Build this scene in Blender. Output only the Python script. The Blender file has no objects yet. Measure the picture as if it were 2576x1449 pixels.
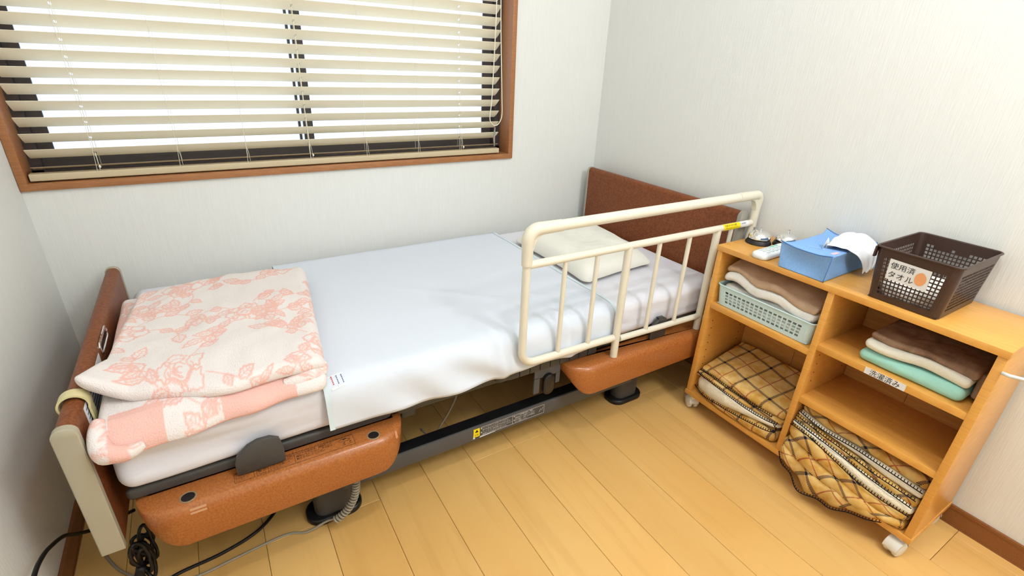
import bpy, bmesh, math, random
import numpy as np
from mathutils import Vector, Matrix, noise

random.seed(7)
SC = bpy.context.scene
COL = SC.collection

# ------------------------------------------------------------------ camera
F_PX = 1242.6
cam_d = bpy.data.cameras.new('camera')
cam = bpy.data.objects.new('camera', cam_d)
COL.objects.link(cam)
cam_d.sensor_width = 36.0
cam_d.lens = F_PX / 2576.0 * 36.0
cam_d.clip_start = 0.02
_R = Vector((0.8546605, -0.5177488, 0.03862146))
_U = Vector((0.1865359, 0.37563666, 0.90780034))
_F = Vector((0.48452017, 0.7686568, -0.41762055))
cam.matrix_world = Matrix(((_R.x, _U.x, -_F.x, -1.65982), (_R.y, _U.y, -_F.y, -1.91701),
                           (_R.z, _U.z, -_F.z, 1.17411), (0, 0, 0, 1)))
SC.camera = cam

# ------------------------------------------------------------------ world, exposure, light
SC.view_settings.view_transform = 'Standard'
SC.view_settings.look = 'None'
SC.view_settings.gamma = 1.0
SC.view_settings.use_curve_mapping = False
SC.view_settings.exposure = -0.16
LAMP_POWER = 21.0
FILL_LAMP_POWER = 42.0
LAMP_COLOR = (0.93, 0.975, 1.0)
PANE_STRENGTH = 1.45
PANE_COLOR = (0.80, 0.90, 1.0)
w = bpy.data.worlds.new('daylight')
w.use_nodes = True
w.node_tree.nodes['Background'].inputs['Color'].default_value = (0.75, 0.87, 1.0, 1)
w.node_tree.nodes['Background'].inputs['Strength'].default_value = 2.0
SC.world = w
SC.cycles.use_denoising = True
SC.cycles.max_bounces = 7
SC.cycles.diffuse_bounces = 4
SC.cycles.glossy_bounces = 3
SC.cycles.transmission_bounces = 4
SC.cycles.use_adaptive_sampling = True
SC.cycles.adaptive_threshold = 0.05
SC.cycles.adaptive_min_samples = 16
SC.cycles.sample_clamp_indirect = 6.0

LX, CEIL, FRONT = -2.124, 2.35, -3.1     # left wall x, ceiling z, wall behind the camera y

# ------------------------------------------------------------------ helpers
WL = {}          # world location of every object that has been linked


def reg(o, loc, parent):
    COL.objects.link(o)
    if parent is not None:
        o.parent = parent
        o.location = Vector(loc) - WL[parent]
    else:
        o.location = loc
    WL[o] = Vector(loc)
    return o


def tag(o, label=None, cat=None, group=None, kind=None):
    if label: o['label'] = label
    if cat: o['category'] = cat
    if group: o['group'] = group
    if kind: o['kind'] = kind
    return o


def thing(name, loc, label, cat, group=None):
    o = bpy.data.objects.new(name, None)
    o.empty_display_size = 0.05
    reg(o, loc, None)
    return tag(o, label, cat, group)


def mesh(name, verts, faces, mat, parent=None, smooth=False, uv=None, origin=None, vcol=None, angle=None):
    V = np.asarray(verts, float).reshape(-1, 3)
    if origin is None:
        lo, hi = V.min(0), V.max(0)
        origin = ((lo[0] + hi[0]) / 2, (lo[1] + hi[1]) / 2, lo[2])
    V = V - np.array(origin)
    me = bpy.data.meshes.new(name)
    me.from_pydata(V.tolist(), [], [tuple(f) for f in faces])
    if uv is not None:
        lay = me.uv_layers.new(name='UVMap')
        vi = np.empty(len(me.loops), dtype=np.int32)
        me.loops.foreach_get('vertex_index', vi)
        lay.data.foreach_set('uv', np.asarray(uv, float)[vi].astype(np.float32).ravel())
    if vcol is not None:
        a = me.color_attributes.new('pattern', 'FLOAT_COLOR', 'POINT')
        a.data.foreach_set('color', np.asarray(vcol, np.float32).ravel())
    bm = bmesh.new(); bm.from_mesh(me)
    bmesh.ops.recalc_face_normals(bm, faces=bm.faces)
    bm.to_mesh(me); bm.free()
    if smooth:
        me.polygons.foreach_set('use_smooth', [True] * len(me.polygons))
        if angle:
            me.set_sharp_from_angle(angle=math.radians(angle))
    me.materials.append(mat)
    o = bpy.data.objects.new(name, me)
    return reg(o, origin, parent)


class MB:
    """collects shapes of one mesh"""
    def __init__(s): s.v, s.f = [], []
    def add(s, v, f):
        b = len(s.v); s.v += [tuple(q) for q in v]; s.f += [tuple(i + b for i in q) for q in f]; return s
    def box(s, x0, x1, y0, y1, z0, z1):
        return s.add([(x0, y0, z0), (x1, y0, z0), (x1, y1, z0), (x0, y1, z0), (x0, y0, z1), (x1, y0, z1), (x1, y1, z1), (x0, y1, z1)],
                     [(0, 3, 2, 1), (4, 5, 6, 7), (0, 1, 5, 4), (1, 2, 6, 5), (2, 3, 7, 6), (3, 0, 4, 7)])
    def tube(s, pts, r, n=8, closed=False, cap=True):
        return s.add(*tube_vf(pts, r, n, closed, cap))
    def build(s, name, mat, parent=None, smooth=False, angle=None):
        return mesh(name, s.v, s.f, mat, parent, smooth, angle=angle)


def box(name, x0, x1, y0, y1, z0, z1, mat, parent=None, bevel=0.0, seg=2):
    bm = bmesh.new()
    m = MB().box(x0, x1, y0, y1, z0, z1)
    vs = [bm.verts.new(v) for v in m.v]
    for f in m.f: bm.faces.new([vs[i] for i in f])
    if bevel > 0:
        bmesh.ops.bevel(bm, geom=list(bm.edges), offset=bevel, segments=seg, profile=0.5, affect='EDGES')
    bm.verts.index_update()
    v = [tuple(q.co) for q in bm.verts]; f = [tuple(q.index for q in fc.verts) for fc in bm.faces]
    bm.free()
    return mesh(name, v, f, mat, parent, smooth=bevel > 0, angle=40)


def smooth_path(pts, k=6, closed=False):
    P = [Vector(p) for p in pts]; n = len(P); out = []
    rng = range(n) if closed else range(n - 1)
    for i in rng:
        if closed: p0, p1, p2, p3 = P[(i - 1) % n], P[i], P[(i + 1) % n], P[(i + 2) % n]
        else: p0, p1, p2, p3 = P[max(i - 1, 0)], P[i], P[i + 1], P[min(i + 2, n - 1)]
        for j in range(k):
            t = j / k
            out.append(0.5 * ((2 * p1) + (p2 - p0) * t + (2 * p0 - 5 * p1 + 4 * p2 - p3) * t * t + (3 * p1 - p0 - 3 * p2 + p3) * t ** 3))
    if not closed: out.append(P[-1])
    return out


def tube_vf(pts, r, n=8, closed=False, cap=True):
    P = [Vector(p) for p in pts]; m = len(P)
    rr = r if hasattr(r, '__len__') else [r] * m
    tang = []
    for i in range(m):
        a = P[(i - 1) % m] if (closed or i > 0) else P[i]
        b = P[(i + 1) % m] if (closed or i < m - 1) else P[i]
        d = b - a
        tang.append(d.normalized() if d.length > 1e-9 else Vector((0, 0, 1)))
    t = tang[0]
    nrm = t.orthogonal().normalized()
    v, f = [], []
    for i in range(m):
        t = tang[i]
        nrm = (nrm - t * nrm.dot(t))
        nrm = nrm.normalized() if nrm.length > 1e-6 else t.orthogonal().normalized()
        bi = t.cross(nrm)
        for j in range(n):
            a = 2 * math.pi * j / n
            v.append(P[i] + (nrm * math.cos(a) + bi * math.sin(a)) * rr[i])
    last = m if closed else m - 1
    for i in range(last):
        for j in range(n):
            a, b = i * n + j, i * n + (j + 1) % n
            c, d = ((i + 1) % m) * n + (j + 1) % n, ((i + 1) % m) * n + j
            f.append((a, b, c, d))
    if cap and not closed:
        f.append(tuple(range(n - 1, -1, -1)))
        f.append(tuple((m - 1) * n + j for j in range(n)))
    return v, f


def tube(name, pts, r, mat, parent=None, n=10, closed=False):
    v, f = tube_vf(pts, r, n, closed)
    return mesh(name, v, f, mat, parent, smooth=True, angle=50)


def arc(c, r, a0, a1, ax, n=6):
    """points of an arc; ax = (ex, ey) unit vectors"""
    ex, ey = Vector(ax[0]), Vector(ax[1])
    return [Vector(c) + ex * (r * math.cos(math.radians(a0 + (a1 - a0) * i / n))) + ey * (r * math.sin(math.radians(a0 + (a1 - a0) * i / n))) for i in range(n + 1)]


def lathe(name, c, prof, mat, parent=None, n=40, axis='z', angle=35):
    v, f = [], []
    for (r, h) in prof:
        for j in range(n):
            a = 2 * math.pi * j / n
            q = (r * math.cos(a), r * math.sin(a), h)
            if axis == 'y': q = (q[0], q[2], q[1])
            if axis == 'x': q = (q[2], q[0], q[1])
            v.append((c[0] + q[0], c[1] + q[1], c[2] + q[2]))
    for i in range(len(prof) - 1):
        for j in range(n):
            f.append((i * n + j, i * n + (j + 1) % n, (i + 1) * n + (j + 1) % n, (i + 1) * n + j))
    f.append(tuple(range(n - 1, -1, -1)))
    f.append(tuple((len(prof) - 1) * n + j for j in range(n)))
    return mesh(name, v, f, mat, parent, smooth=True, angle=angle)


def rrect(x0, x1, y0, y1, rad, d=0.0, n=6):
    """counter-clockwise rounded rectangle shrunk by d; rad = 4 radii from (x0,y0) on"""
    x0, x1, y0, y1 = x0 + d, x1 - d, y0 + d, y1 - d
    out = []
    for (cx, cy, sx, sy, a0, r) in ((x0, y0, 1, 1, 180, rad[0]), (x1, y0, -1, 1, 270, rad[1]), (x1, y1, -1, -1, 0, rad[2]), (x0, y1, 1, -1, 90, rad[3])):
        r = max(r - d, 0.0003)
        for i in range(n + 1):
            a = math.radians(a0 + 90 * i / n)
            out.append((cx + sx * r + r * math.cos(a), cy + sy * r + r * math.sin(a)))
    return out


def rprism(name, x0, x1, y0, y1, rad, rings, mat, parent=None, n=6, tr=None, angle=40):
    """stack of rounded rectangles: rings = [(z, inset)]; tr maps (x,y,z)"""
    if not hasattr(rad, '__len__'): rad = [rad] * 4
    v, f = [], []
    for (z, d) in rings:
        for (x, y) in rrect(x0, x1, y0, y1, rad, d, n): v.append((x, y, z))
    m = 4 * (n + 1)
    for i in range(len(rings) - 1):
        for j in range(m):
            f.append((i * m + j, i * m + (j + 1) % m, (i + 1) * m + (j + 1) % m, (i + 1) * m + j))
    f.append(tuple(range(m - 1, -1, -1)))
    f.append(tuple((len(rings) - 1) * m + j for j in range(m)))
    if tr: v = [tr(*q) for q in v]
    return mesh(name, v, f, mat, parent, smooth=True, angle=angle)


def prism_y(name, prof, y0, y1, mat, parent=None, cham=0.0, angle=40):
    """profile of (x,z) points extruded along y"""
    c = np.mean(np.array(prof), 0)
    secs = [(y0, cham), (y0 + cham, 0), (y1 - cham, 0), (y1, cham)] if cham else [(y0, 0), (y1, 0)]
    v, f = [], []
    m = len(prof)
    for (y, d) in secs:
        for (x, z) in prof:
            dx, dz = c[0] - x, c[1] - z
            v.append((x + (math.copysign(min(d, abs(dx)), dx)), y, z + math.copysign(min(d, abs(dz)), dz)))
    for i in range(len(secs) - 1):
        for j in range(m):
            f.append((i * m + j, i * m + (j + 1) % m, (i + 1) * m + (j + 1) % m, (i + 1) * m + j))
    f.append(tuple(range(m - 1, -1, -1))); f.append(tuple((len(secs) - 1) * m + j for j in range(m)))
    return mesh(name, v, f, mat, parent, smooth=True, angle=angle)


def coords(h, r, n, k=5):
    """positions along one axis of a rounded box, dense in the rounding"""
    e = [-(h - r) - r * math.tan(math.radians(45 * i / k)) for i in range(k, 0, -1)]
    inner = np.linspace(-(h - r), h - r, n)
    return np.array(e + list(inner) + [-q for q in reversed(e)])


def slab(name, size, r, warp, mat, parent=None, nu=20, nv=20, nw=2, k=4, vfun=None):
    """soft rounded box centred on 0 (bottom at z=0) with uv in metres, bent by warp(P)->P (numpy)"""
    hx, hy, hz = size[0] / 2, size[1] / 2, size[2] / 2
    rx = min(r, hz * 0.999, hx, hy)
    X, Y, Z = coords(hx, rx, nu, k), coords(hy, rx, nv, k), coords(hz, rx, nw, k)
    nx, ny, nz = len(X), len(Y), len(Z)
    idx, P = {}, []
    def vid(i, j, kk):
        q = (i, j, kk)
        if q not in idx:
            idx[q] = len(P); P.append((X[i], Y[j], Z[kk]))
        return idx[q]
    F = []
    for i in range(nx - 1):
        for j in range(ny - 1):
            F.append((vid(i, j, 0), vid(i, j + 1, 0), vid(i + 1, j + 1, 0), vid(i + 1, j, 0)))
            F.append((vid(i, j, nz - 1), vid(i + 1, j, nz - 1), vid(i + 1, j + 1, nz - 1), vid(i, j + 1, nz - 1)))
    for i in range(nx - 1):
        for kk in range(nz - 1):
            F.append((vid(i, 0, kk), vid(i + 1, 0, kk), vid(i + 1, 0, kk + 1), vid(i, 0, kk + 1)))
            F.append((vid(i, ny - 1, kk), vid(i, ny - 1, kk + 1), vid(i + 1, ny - 1, kk + 1), vid(i + 1, ny - 1, kk)))
    for j in range(ny - 1):
        for kk in range(nz - 1):
            F.append((vid(0, j, kk), vid(0, j, kk + 1), vid(0, j + 1, kk + 1), vid(0, j + 1, kk)))
            F.append((vid(nx - 1, j, kk), vid(nx - 1, j + 1, kk), vid(nx - 1, j + 1, kk + 1), vid(nx - 1, j, kk + 1)))
    P = np.array(P)
    H = np.array([hx, hy, hz]); I = H - rx
    Q = np.clip(P, -I, I); D = P - Q
    L = np.linalg.norm(D, axis=1, keepdims=True)
    S = Q + np.where(L > 1e-9, D / np.maximum(L, 1e-9) * rx, 0)
    drop = hz - S[:, 2]
    uv = S[:, :2].copy()
    onx = np.abs(P[:, 0]) > hx - 1e-6; ony = np.abs(P[:, 1]) > hy - 1e-6
    uv[ony, 1] += np.sign(P[ony, 1]) * drop[ony]
    uv[onx, 0] += np.sign(P[onx, 0]) * drop[onx]
    S[:, 2] += hz
    vc = vfun(uv, S, onx, ony) if vfun else None
    W = warp(S.copy(), uv)
    return mesh(name, W, F, mat, parent, smooth=True, uv=uv, vcol=vc)


def fbm(P, scale, octaves=3, seed=0.0):
    out = np.empty(len(P))
    for i, p in enumerate(P):
        out[i] = noise.fractal(Vector((p[0] * scale + seed, p[1] * scale + seed * 1.7, (p[2] if len(p) > 2 else 0) * scale)), 1.0, 2.0, octaves)
    return out


def bil(c, u, v):
    """bilinear quad: c = back-left, back-right, front-right, front-left; u 0..1 left-right, v 0..1 front-back"""
    bl, br, fr, fl = [np.array(q, float) for q in c]
    u = u[:, None]; v = v[:, None]
    return (fl * (1 - u) + fr * u) * (1 - v) + (bl * (1 - u) + br * u) * v


def text(name, body, size, origin, right, up, mat, parent=None, align='LEFT', ext=0.0002, sx=1.0, shear=0.0):
    cu = bpy.data.curves.new(name, 'FONT')
    cu.body = body; cu.size = size; cu.align_x = align; cu.resolution_u = 2
    cu.shear = shear
    tmp = bpy.data.objects.new(name, cu)
    COL.objects.link(tmp)
    bpy.context.view_layer.update()
    dg = bpy.context.evaluated_depsgraph_get()
    me = tmp.evaluated_get(dg).to_mesh()
    V = [tuple(q.co) for q in me.vertices]; Fc = [tuple(p.vertices) for p in me.polygons]
    tmp.evaluated_get(dg).to_mesh_clear()
    COL.objects.unlink(tmp); bpy.data.objects.remove(tmp); bpy.data.curves.remove(cu)
    R_, U_ = Vector(right).normalized(), Vector(up).normalized()
    N_ = R_.cross(U_)
    o = Vector(origin)
    if not V: return None
    W = [o + R_ * (q[0] * sx) + U_ * q[1] + N_ * ext for q in V]
    return mesh(name, W, Fc, mat, parent)


# ------------------------------------------------------------------ materials
def M(name, col, rough=0.5, spec=0.5, metal=0.0, bump=None, var=None, coat=0.0, sheen=0.0, coord='Object'):
    """bump=(scale, strength, (sx,sy,sz)) fine relief; var=(scale, colour2, (sx,sy,sz), detail, lo, hi) mottling"""
    m = bpy.data.materials.new(name); m.use_nodes = True
    nt = m.node_tree; b = nt.nodes['Principled BSDF']
    b.inputs['Base Color'].default_value = (*col, 1)
    b.inputs['Roughness'].default_value = rough
    b.inputs['Specular IOR Level'].default_value = spec
    b.inputs['Metallic'].default_value = metal
    b.inputs['Coat Weight'].default_value = coat
    b.inputs['Coat Roughness'].default_value = 0.12
    b.inputs['Sheen Weight'].default_value = sheen
    tc = nt.nodes.new('ShaderNodeTexCoord')
    def nz(scale, st, detail=4, rough_=0.6):
        mp = nt.nodes.new('ShaderNodeMapping'); mp.inputs['Scale'].default_value = st
        nt.links.new(tc.outputs[coord], mp.inputs['Vector'])
        t = nt.nodes.new('ShaderNodeTexNoise'); t.inputs['Scale'].default_value = scale
        t.inputs['Detail'].default_value = detail; t.inputs['Roughness'].default_value = rough_
        nt.links.new(mp.outputs['Vector'], t.inputs['Vector'])
        return t
    if var:
        t = nz(var[0], var[2], min(var[3], 3))
        rp = nt.nodes.new('ShaderNodeValToRGB')
        rp.color_ramp.elements[0].position = var[4]; rp.color_ramp.elements[1].position = var[5]
        rp.color_ramp.elements[0].color = (*var[1], 1); rp.color_ramp.elements[1].color = (*col, 1)
        nt.links.new(t.outputs['Fac'], rp.inputs['Fac'])
        nt.links.new(rp.outputs['Color'], b.inputs['Base Color'])
    if bump:
        t = nz(bump[0], bump[2], 1)
        bp = nt.nodes.new('ShaderNodeBump'); bp.inputs['Strength'].default_value = bump[1]; bp.inputs['Distance'].default_value = 0.002
        nt.links.new(t.outputs['Fac'], bp.inputs['Height'])
        nt.links.new(bp.outputs['Normal'], b.inputs['Normal'])
    return m


def srgb(r, g, b):
    f = lambda c: (c / 255 / 12.92) if c / 255 <= 0.04045 else ((c / 255 + 0.055) / 1.055) ** 2.4
    return (f(r), f(g), f(b))


WALL = M('wallpaper', (0.83, 0.83, 0.795), 0.85, 0.2, bump=(300, 0.25, (1, 1, 0.05)), var=(260, (0.812, 0.81, 0.775), (1, 1, 0.04), 2, 0.40, 0.60))
CEILM = M('ceiling_paper', (0.88, 0.88, 0.86), 0.9, 0.2)
TRIM = M('trim_wood', srgb(150, 96, 52), 0.4, 0.4, var=(30, srgb(132, 80, 42), (1, 14, 14), 4, 0.35, 0.65))
CASE = M('window_casing_wood', srgb(176, 120, 76), 0.38, 0.45, var=(26, srgb(160, 106, 66), (1, 10, 10), 4, 0.35, 0.65))
SASH = M('bronze_sash', srgb(62, 54, 52), 0.45, 0.5)
SLAT = M('cream_slat', (0.97, 0.88, 0.67), 0.42, 0.4)
RAILM = M('cream_blind_rail', srgb(205, 188, 155), 0.45, 0.4)
CORD = M('cream_cord', srgb(236, 230, 210), 0.7, 0.2)
CLEAR = M('clear_plastic', (0.9, 0.9, 0.9), 0.1, 0.5)
CLEAR.node_tree.nodes['Principled BSDF'].inputs['Transmission Weight'].default_value = 0.8
BOARD = M('board_brown', srgb(138, 78, 42), 0.42, 0.3, var=(150, srgb(112, 60, 32), (1, 1, 1), 3, 0.36, 0.62), bump=(60, 0.05, (1, 1, 1)))
COVER = M('cover_brown', srgb(180, 110, 56), 0.26, 0.5, var=(230, srgb(160, 92, 44), (1, 1, 1), 3, 0.36, 0.60), bump=(90, 0.04, (1, 1, 1)))
CAP = M('beige_cap', srgb(176, 168, 146), 0.45, 0.5)
CAPG = M('grey_cap', srgb(168, 164, 150), 0.45, 0.5)
DARK = M('dark_plastic', srgb(70, 68, 66), 0.5, 0.45)
FRAME = M('dark_frame_metal', srgb(82, 82, 84), 0.45, 0.5)
BLACK = M('black_plastic', srgb(26, 25, 26), 0.4, 0.5)
CABLEB = M('black_cable', srgb(22, 21, 23), 0.5, 0.4)
CABLEG = M('grey_cable', srgb(158, 150, 132), 0.5, 0.4)
CHROME = M('chrome', (0.86, 0.86, 0.86), 0.06, 0.5, metal=1.0)
IVORY = M('ivory_tube', srgb(230, 224, 206), 0.3, 0.5)
IVORYC = M('ivory_cap_plastic', srgb(228, 221, 202), 0.36, 0.5)
SHEET = M('white_sheet', (0.80, 0.79, 0.85), 0.85, 0.2, bump=(700, 0.15, (1, 1, 1)))
DRAW = M('pale_blue_sheet', (0.735, 0.78, 0.865), 0.85, 0.2, bump=(800, 0.12, (1, 1, 1)))
HEM = M('sheet_hem', (0.68, 0.79, 0.84), 0.85, 0.2)
PILLOW = M('cream_pillowcase', (0.86, 0.84, 0.76), 0.85, 0.2, bump=(600, 0.15, (1, 1, 1)))
PAPER = M('white_paper', (0.84, 0.84, 0.84), 0.7, 0.3)
INK = M('black_ink', (0.02, 0.02, 0.025), 0.6, 0.3)
INKW = M('white_ink', (0.75, 0.75, 0.75), 0.6, 0.3)
INKB = M('brown_black_ink', (0.045, 0.022, 0.012), 0.6, 0.3)
INKR = M('red_ink', (0.65, 0.12, 0.12), 0.6, 0.3)
INKN = M('navy_ink', (0.10, 0.10, 0.30), 0.6, 0.3)
YELLOW = M('yellow_sticker', srgb(250, 225, 20), 0.5, 0.4)
CAB = M('cabinet_laminate', srgb(233, 172, 86), 0.28, 0.5, var=(14, srgb(222, 157, 72), (1, 1, 16), 6, 0.35, 0.65), bump=(160, 0.04, (1, 1, 1)))
CABH = M('cabinet_laminate_shelf', srgb(233, 172, 86), 0.28, 0.5, var=(14, srgb(222, 157, 72), (16, 1, 1), 6, 0.35, 0.65), bump=(160, 0.04, (1, 1, 1)))
CABE = M('cabinet_edge_band', srgb(222, 146, 56), 0.35, 0.5, var=(20, srgb(208, 130, 48), (1, 1, 1), 5, 0.35, 0.65))
CABB = M('cabinet_back_panel', srgb(205, 146, 76), 0.5, 0.4, var=(14, srgb(192, 132, 64), (1, 1, 10), 5, 0.35, 0.65))
CASTER = M('caster_white', srgb(232, 226, 214), 0.4, 0.5)
MINT = M('mint_cloth', srgb(170, 226, 212), 0.9, 0.1, bump=(400, 0.2, (1, 1, 1)))
CREAM = M('cream_fleece', srgb(238, 234, 218), 0.95, 0.1, bump=(260, 0.5, (1, 1, 1)))
WHITET = M('white_towel', srgb(240, 238, 232), 0.95, 0.1, bump=(420, 0.7, (1, 1, 1)))
TAUPE = M('taupe_towel', srgb(206, 178, 150), 0.95, 0.1, var=(14, srgb(182, 150, 122), (1, 1, 1), 5, 0.3, 0.7), bump=(360, 0.6, (1, 1, 1)))
BROWNF = M('brown_fleece', srgb(162, 132, 108), 0.9, 0.1, var=(18, srgb(138, 108, 86), (1, 2.5, 1), 5, 0.35, 0.65), bump=(240, 0.4, (1, 1, 1)))
OLIVE = M('grey_olive_cloth', srgb(106, 98, 80), 0.9, 0.1, bump=(240, 0.4, (1, 1, 1)))
PALEB = M('pale_blue_plastic', srgb(206, 234, 238), 0.4, 0.5)
DBROWN = M('dark_brown_plastic', srgb(66, 46, 40), 0.36, 0.5)
TISSUEB = M('blue_fabric', srgb(140, 182, 234), 0.85, 0.2, bump=(600, 0.3, (1, 1, 1)), var=(220, srgb(130, 172, 226), (1, 1, 1), 3, 0.35, 0.65))
BLUESTITCH = M('blue_seam', srgb(92, 138, 206), 0.85, 0.2)
TISSUE = M('white_tissue', (0.86, 0.86, 0.88), 0.9, 0.1)
PEACH = M('peach_print', srgb(240, 170, 116), 0.7, 0.2)
REMOTE = M('remote_white', srgb(240, 242, 242), 0.35, 0.5)
REMB = M('remote_button', srgb(205, 212, 214), 0.5, 0.4)
REMG = M('remote_green', srgb(130, 206, 176), 0.5, 0.4)
REMD = M('remote_blue_print', srgb(110, 130, 160), 0.5, 0.4)
SHERPA = M('sherpa', srgb(250, 241, 218), 0.98, 0.05, bump=(190, 1.0, (1, 1, 1)))
STITCH = M('black_yarn', srgb(24, 23, 28), 0.8, 0.2)
HOLE = M('peg_hole_dark', (0.03, 0.02, 0.01), 0.8, 0.1)


def floor_mat():
    m = M('maple_plank', srgb(228, 178, 104), 0.42, 0.4)
    nt = m.node_tree; b = nt.nodes['Principled BSDF']; L = nt.links.new
    tc = nt.nodes.new('ShaderNodeTexCoord'); oi = nt.nodes.new('ShaderNodeObjectInfo')
    add = nt.nodes.new('ShaderNodeVectorMath'); add.operation = 'ADD'
    mul = nt.nodes.new('ShaderNodeVectorMath'); mul.operation = 'SCALE'; mul.inputs['Scale'].default_value = 17.0
    cmb = nt.nodes.new('ShaderNodeCombineXYZ')
    L(oi.outputs['Random'], cmb.inputs['X']); L(oi.outputs['Random'], cmb.inputs['Y'])
    L(cmb.outputs['Vector'], mul.inputs[0]); L(tc.outputs['Object'], add.inputs[0]); L(mul.outputs['Vector'], add.inputs[1])
    def nz(scale, st, detail, dist=0.0):
        mp = nt.nodes.new('ShaderNodeMapping'); mp.inputs['Scale'].default_value = st
        L(add.outputs['Vector'], mp.inputs['Vector'])
        t = nt.nodes.new('ShaderNodeTexNoise'); t.inputs['Scale'].default_value = scale; t.inputs['Detail'].default_value = detail
        t.inputs['Distortion'].default_value = dist
        L(mp.outputs['Vector'], t.inputs['Vector']); return t
    broad = nz(3.2, (1, 0.35, 1), 3, 0.6); grain = nz(24, (1, 0.07, 1), 3, 1.2)
    r1 = nt.nodes.new('ShaderNodeValToRGB')
    r1.color_ramp.elements[0].position = 0.3; r1.color_ramp.elements[1].position = 0.7
    r1.color_ramp.elements[0].color = (*srgb(226, 175, 100), 1); r1.color_ramp.elements[1].color = (*srgb(233, 187, 115), 1)
    L(broad.outputs['Fac'], r1.inputs['Fac'])
    r2 = nt.nodes.new('ShaderNodeValToRGB')
    r2.color_ramp.elements[0].position = 0.30; r2.color_ramp.elements[1].position = 0.46
    r2.color_ramp.elements[0].color = (0.80, 0.72, 0.62, 1); r2.color_ramp.elements[1].color = (1, 1, 1, 1)
    L(grain.outputs['Fac'], r2.inputs['Fac'])
    mx = nt.nodes.new('ShaderNodeMixRGB'); mx.blend_type = 'MULTIPLY'; mx.inputs['Fac'].default_value = 0.30
    L(r1.outputs['Color'], mx.inputs['Color1']); L(r2.outputs['Color'], mx.inputs['Color2'])
    hs = nt.nodes.new('ShaderNodeHueSaturation')
    mr = nt.nodes.new('ShaderNodeMapRange'); mr.inputs['To Min'].default_value = 0.95; mr.inputs['To Max'].default_value = 1.04
    L(oi.outputs['Random'], mr.inputs['Value']); L(mr.outputs['Result'], hs.inputs['Value'])
    L(mx.outputs['Color'], hs.inputs['Color']); L(hs.outputs['Color'], b.inputs['Base Color'])
    return m


def pane_mat():
    m = bpy.data.materials.new('daylit_frosted_glass'); m.use_nodes = True
    nt = m.node_tree; L = nt.links.new; b = nt.nodes['Principled BSDF']
    b.inputs['Base Color'].default_value = (0.7, 0.78, 0.85, 1); b.inputs['Roughness'].default_value = 0.25
    tc = nt.nodes.new('ShaderNodeTexCoord')
    t = nt.nodes.new('ShaderNodeTexNoise'); t.inputs['Scale'].default_value = 260; t.inputs['Detail'].default_value = 0
    L(tc.outputs['Object'], t.inputs['Vector'])
    rp = nt.nodes.new('ShaderNodeValToRGB')
    rp.color_ramp.elements[0].color = (0.42, 0.56, 0.85, 1); rp.color_ramp.elements[1].color = (0.58, 0.69, 0.95, 1)
    rp.color_ramp.elements[0].position = 0.35; rp.color_ramp.elements[1].position = 0.65
    L(t.outputs['Fac'], rp.inputs['Fac'])
    L(rp.outputs['Color'], b.inputs['Emission Color'])
    b.inputs['Emission Strength'].default_value = PANE_STRENGTH
    return m


def plaid_mat():
    m = M('plaid_fleece', srgb(222, 180, 104), 0.92, 0.1)
    nt = m.node_tree; b = nt.nodes['Principled BSDF']; L = nt.links.new
    uvn = nt.nodes.new('ShaderNodeUVMap'); sp = nt.nodes.new('ShaderNodeSeparateXYZ')
    L(uvn.outputs['UV'], sp.inputs['Vector'])
    def math_(op, a, b_=None):
        n = nt.nodes.new('ShaderNodeMath'); n.operation = op
        for i, q in enumerate((a, b_)):
            if q is None: continue
            if isinstance(q, (int, float)): n.inputs[i].default_value = q
            else: L(q, n.inputs[i])
        return n.outputs['Value']
    def line(src, period, off, width):
        a = math_('ADD', src, 10.0 + off); md = math_('MODULO', a, period)
        return math_('LESS_THAN', md, width)
    U, V = sp.outputs['X'], sp.outputs['Y']
    s = math_('ADD', U, V)
    hatch = math_('LESS_THAN', math_('MODULO', math_('ADD', s, 10.0), 0.0042), 0.0027)
    navy = math_('MAXIMUM', line(U, 0.105, 0.02, 0.0085), line(V, 0.105, 0.03, 0.0085))
    both = math_('MULTIPLY', line(U, 0.105, 0.02, 0.0085), line(V, 0.105, 0.03, 0.0085))
    navy = math_('MAXIMUM', math_('MULTIPLY', navy, hatch), both)
    red = math_('MULTIPLY', math_('MAXIMUM', line(U, 0.105, 0.0725, 0.004), line(V, 0.105, 0.0825, 0.004)), hatch)
    tc = nt.nodes.new('ShaderNodeTexCoord'); t = nt.nodes.new('ShaderNodeTexNoise'); t.inputs['Scale'].default_value = 28
    L(tc.outputs['Object'], t.inputs['Vector'])
    base = nt.nodes.new('ShaderNodeValToRGB')
    base.color_ramp.elements[0].color = (*srgb(208, 158, 76), 1); base.color_ramp.elements[1].color = (*srgb(230, 196, 128), 1)
    base.color_ramp.elements[0].position = 0.35; base.color_ramp.elements[1].position = 0.65
    L(t.outputs['Fac'], base.inputs['Fac'])
    m1 = nt.nodes.new('ShaderNodeMixRGB'); m1.inputs['Color2'].default_value = (*srgb(150, 40, 44), 1)
    L(red, m1.inputs['Fac']); L(base.outputs['Color'], m1.inputs['Color1'])
    m2 = nt.nodes.new('ShaderNodeMixRGB'); m2.inputs['Color2'].default_value = (*srgb(34, 36, 56), 1)
    L(navy, m2.inputs['Fac']); L(m1.outputs['Color'], m2.inputs['Color1'])
    L(m2.outputs['Color'], b.inputs['Base Color'])
    return m


def floral_mat():
    m = M('pink_floral_terry', (0.86, 0.80, 0.75), 0.95, 0.1, bump=(330, 0.8, (1, 1, 1)))
    nt = m.node_tree; b = nt.nodes['Principled BSDF']
    a = nt.nodes.new('ShaderNodeAttribute'); a.attribute_name = 'pattern'
    nt.links.new(a.outputs['Color'], b.inputs['Base Color'])
    return m


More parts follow.
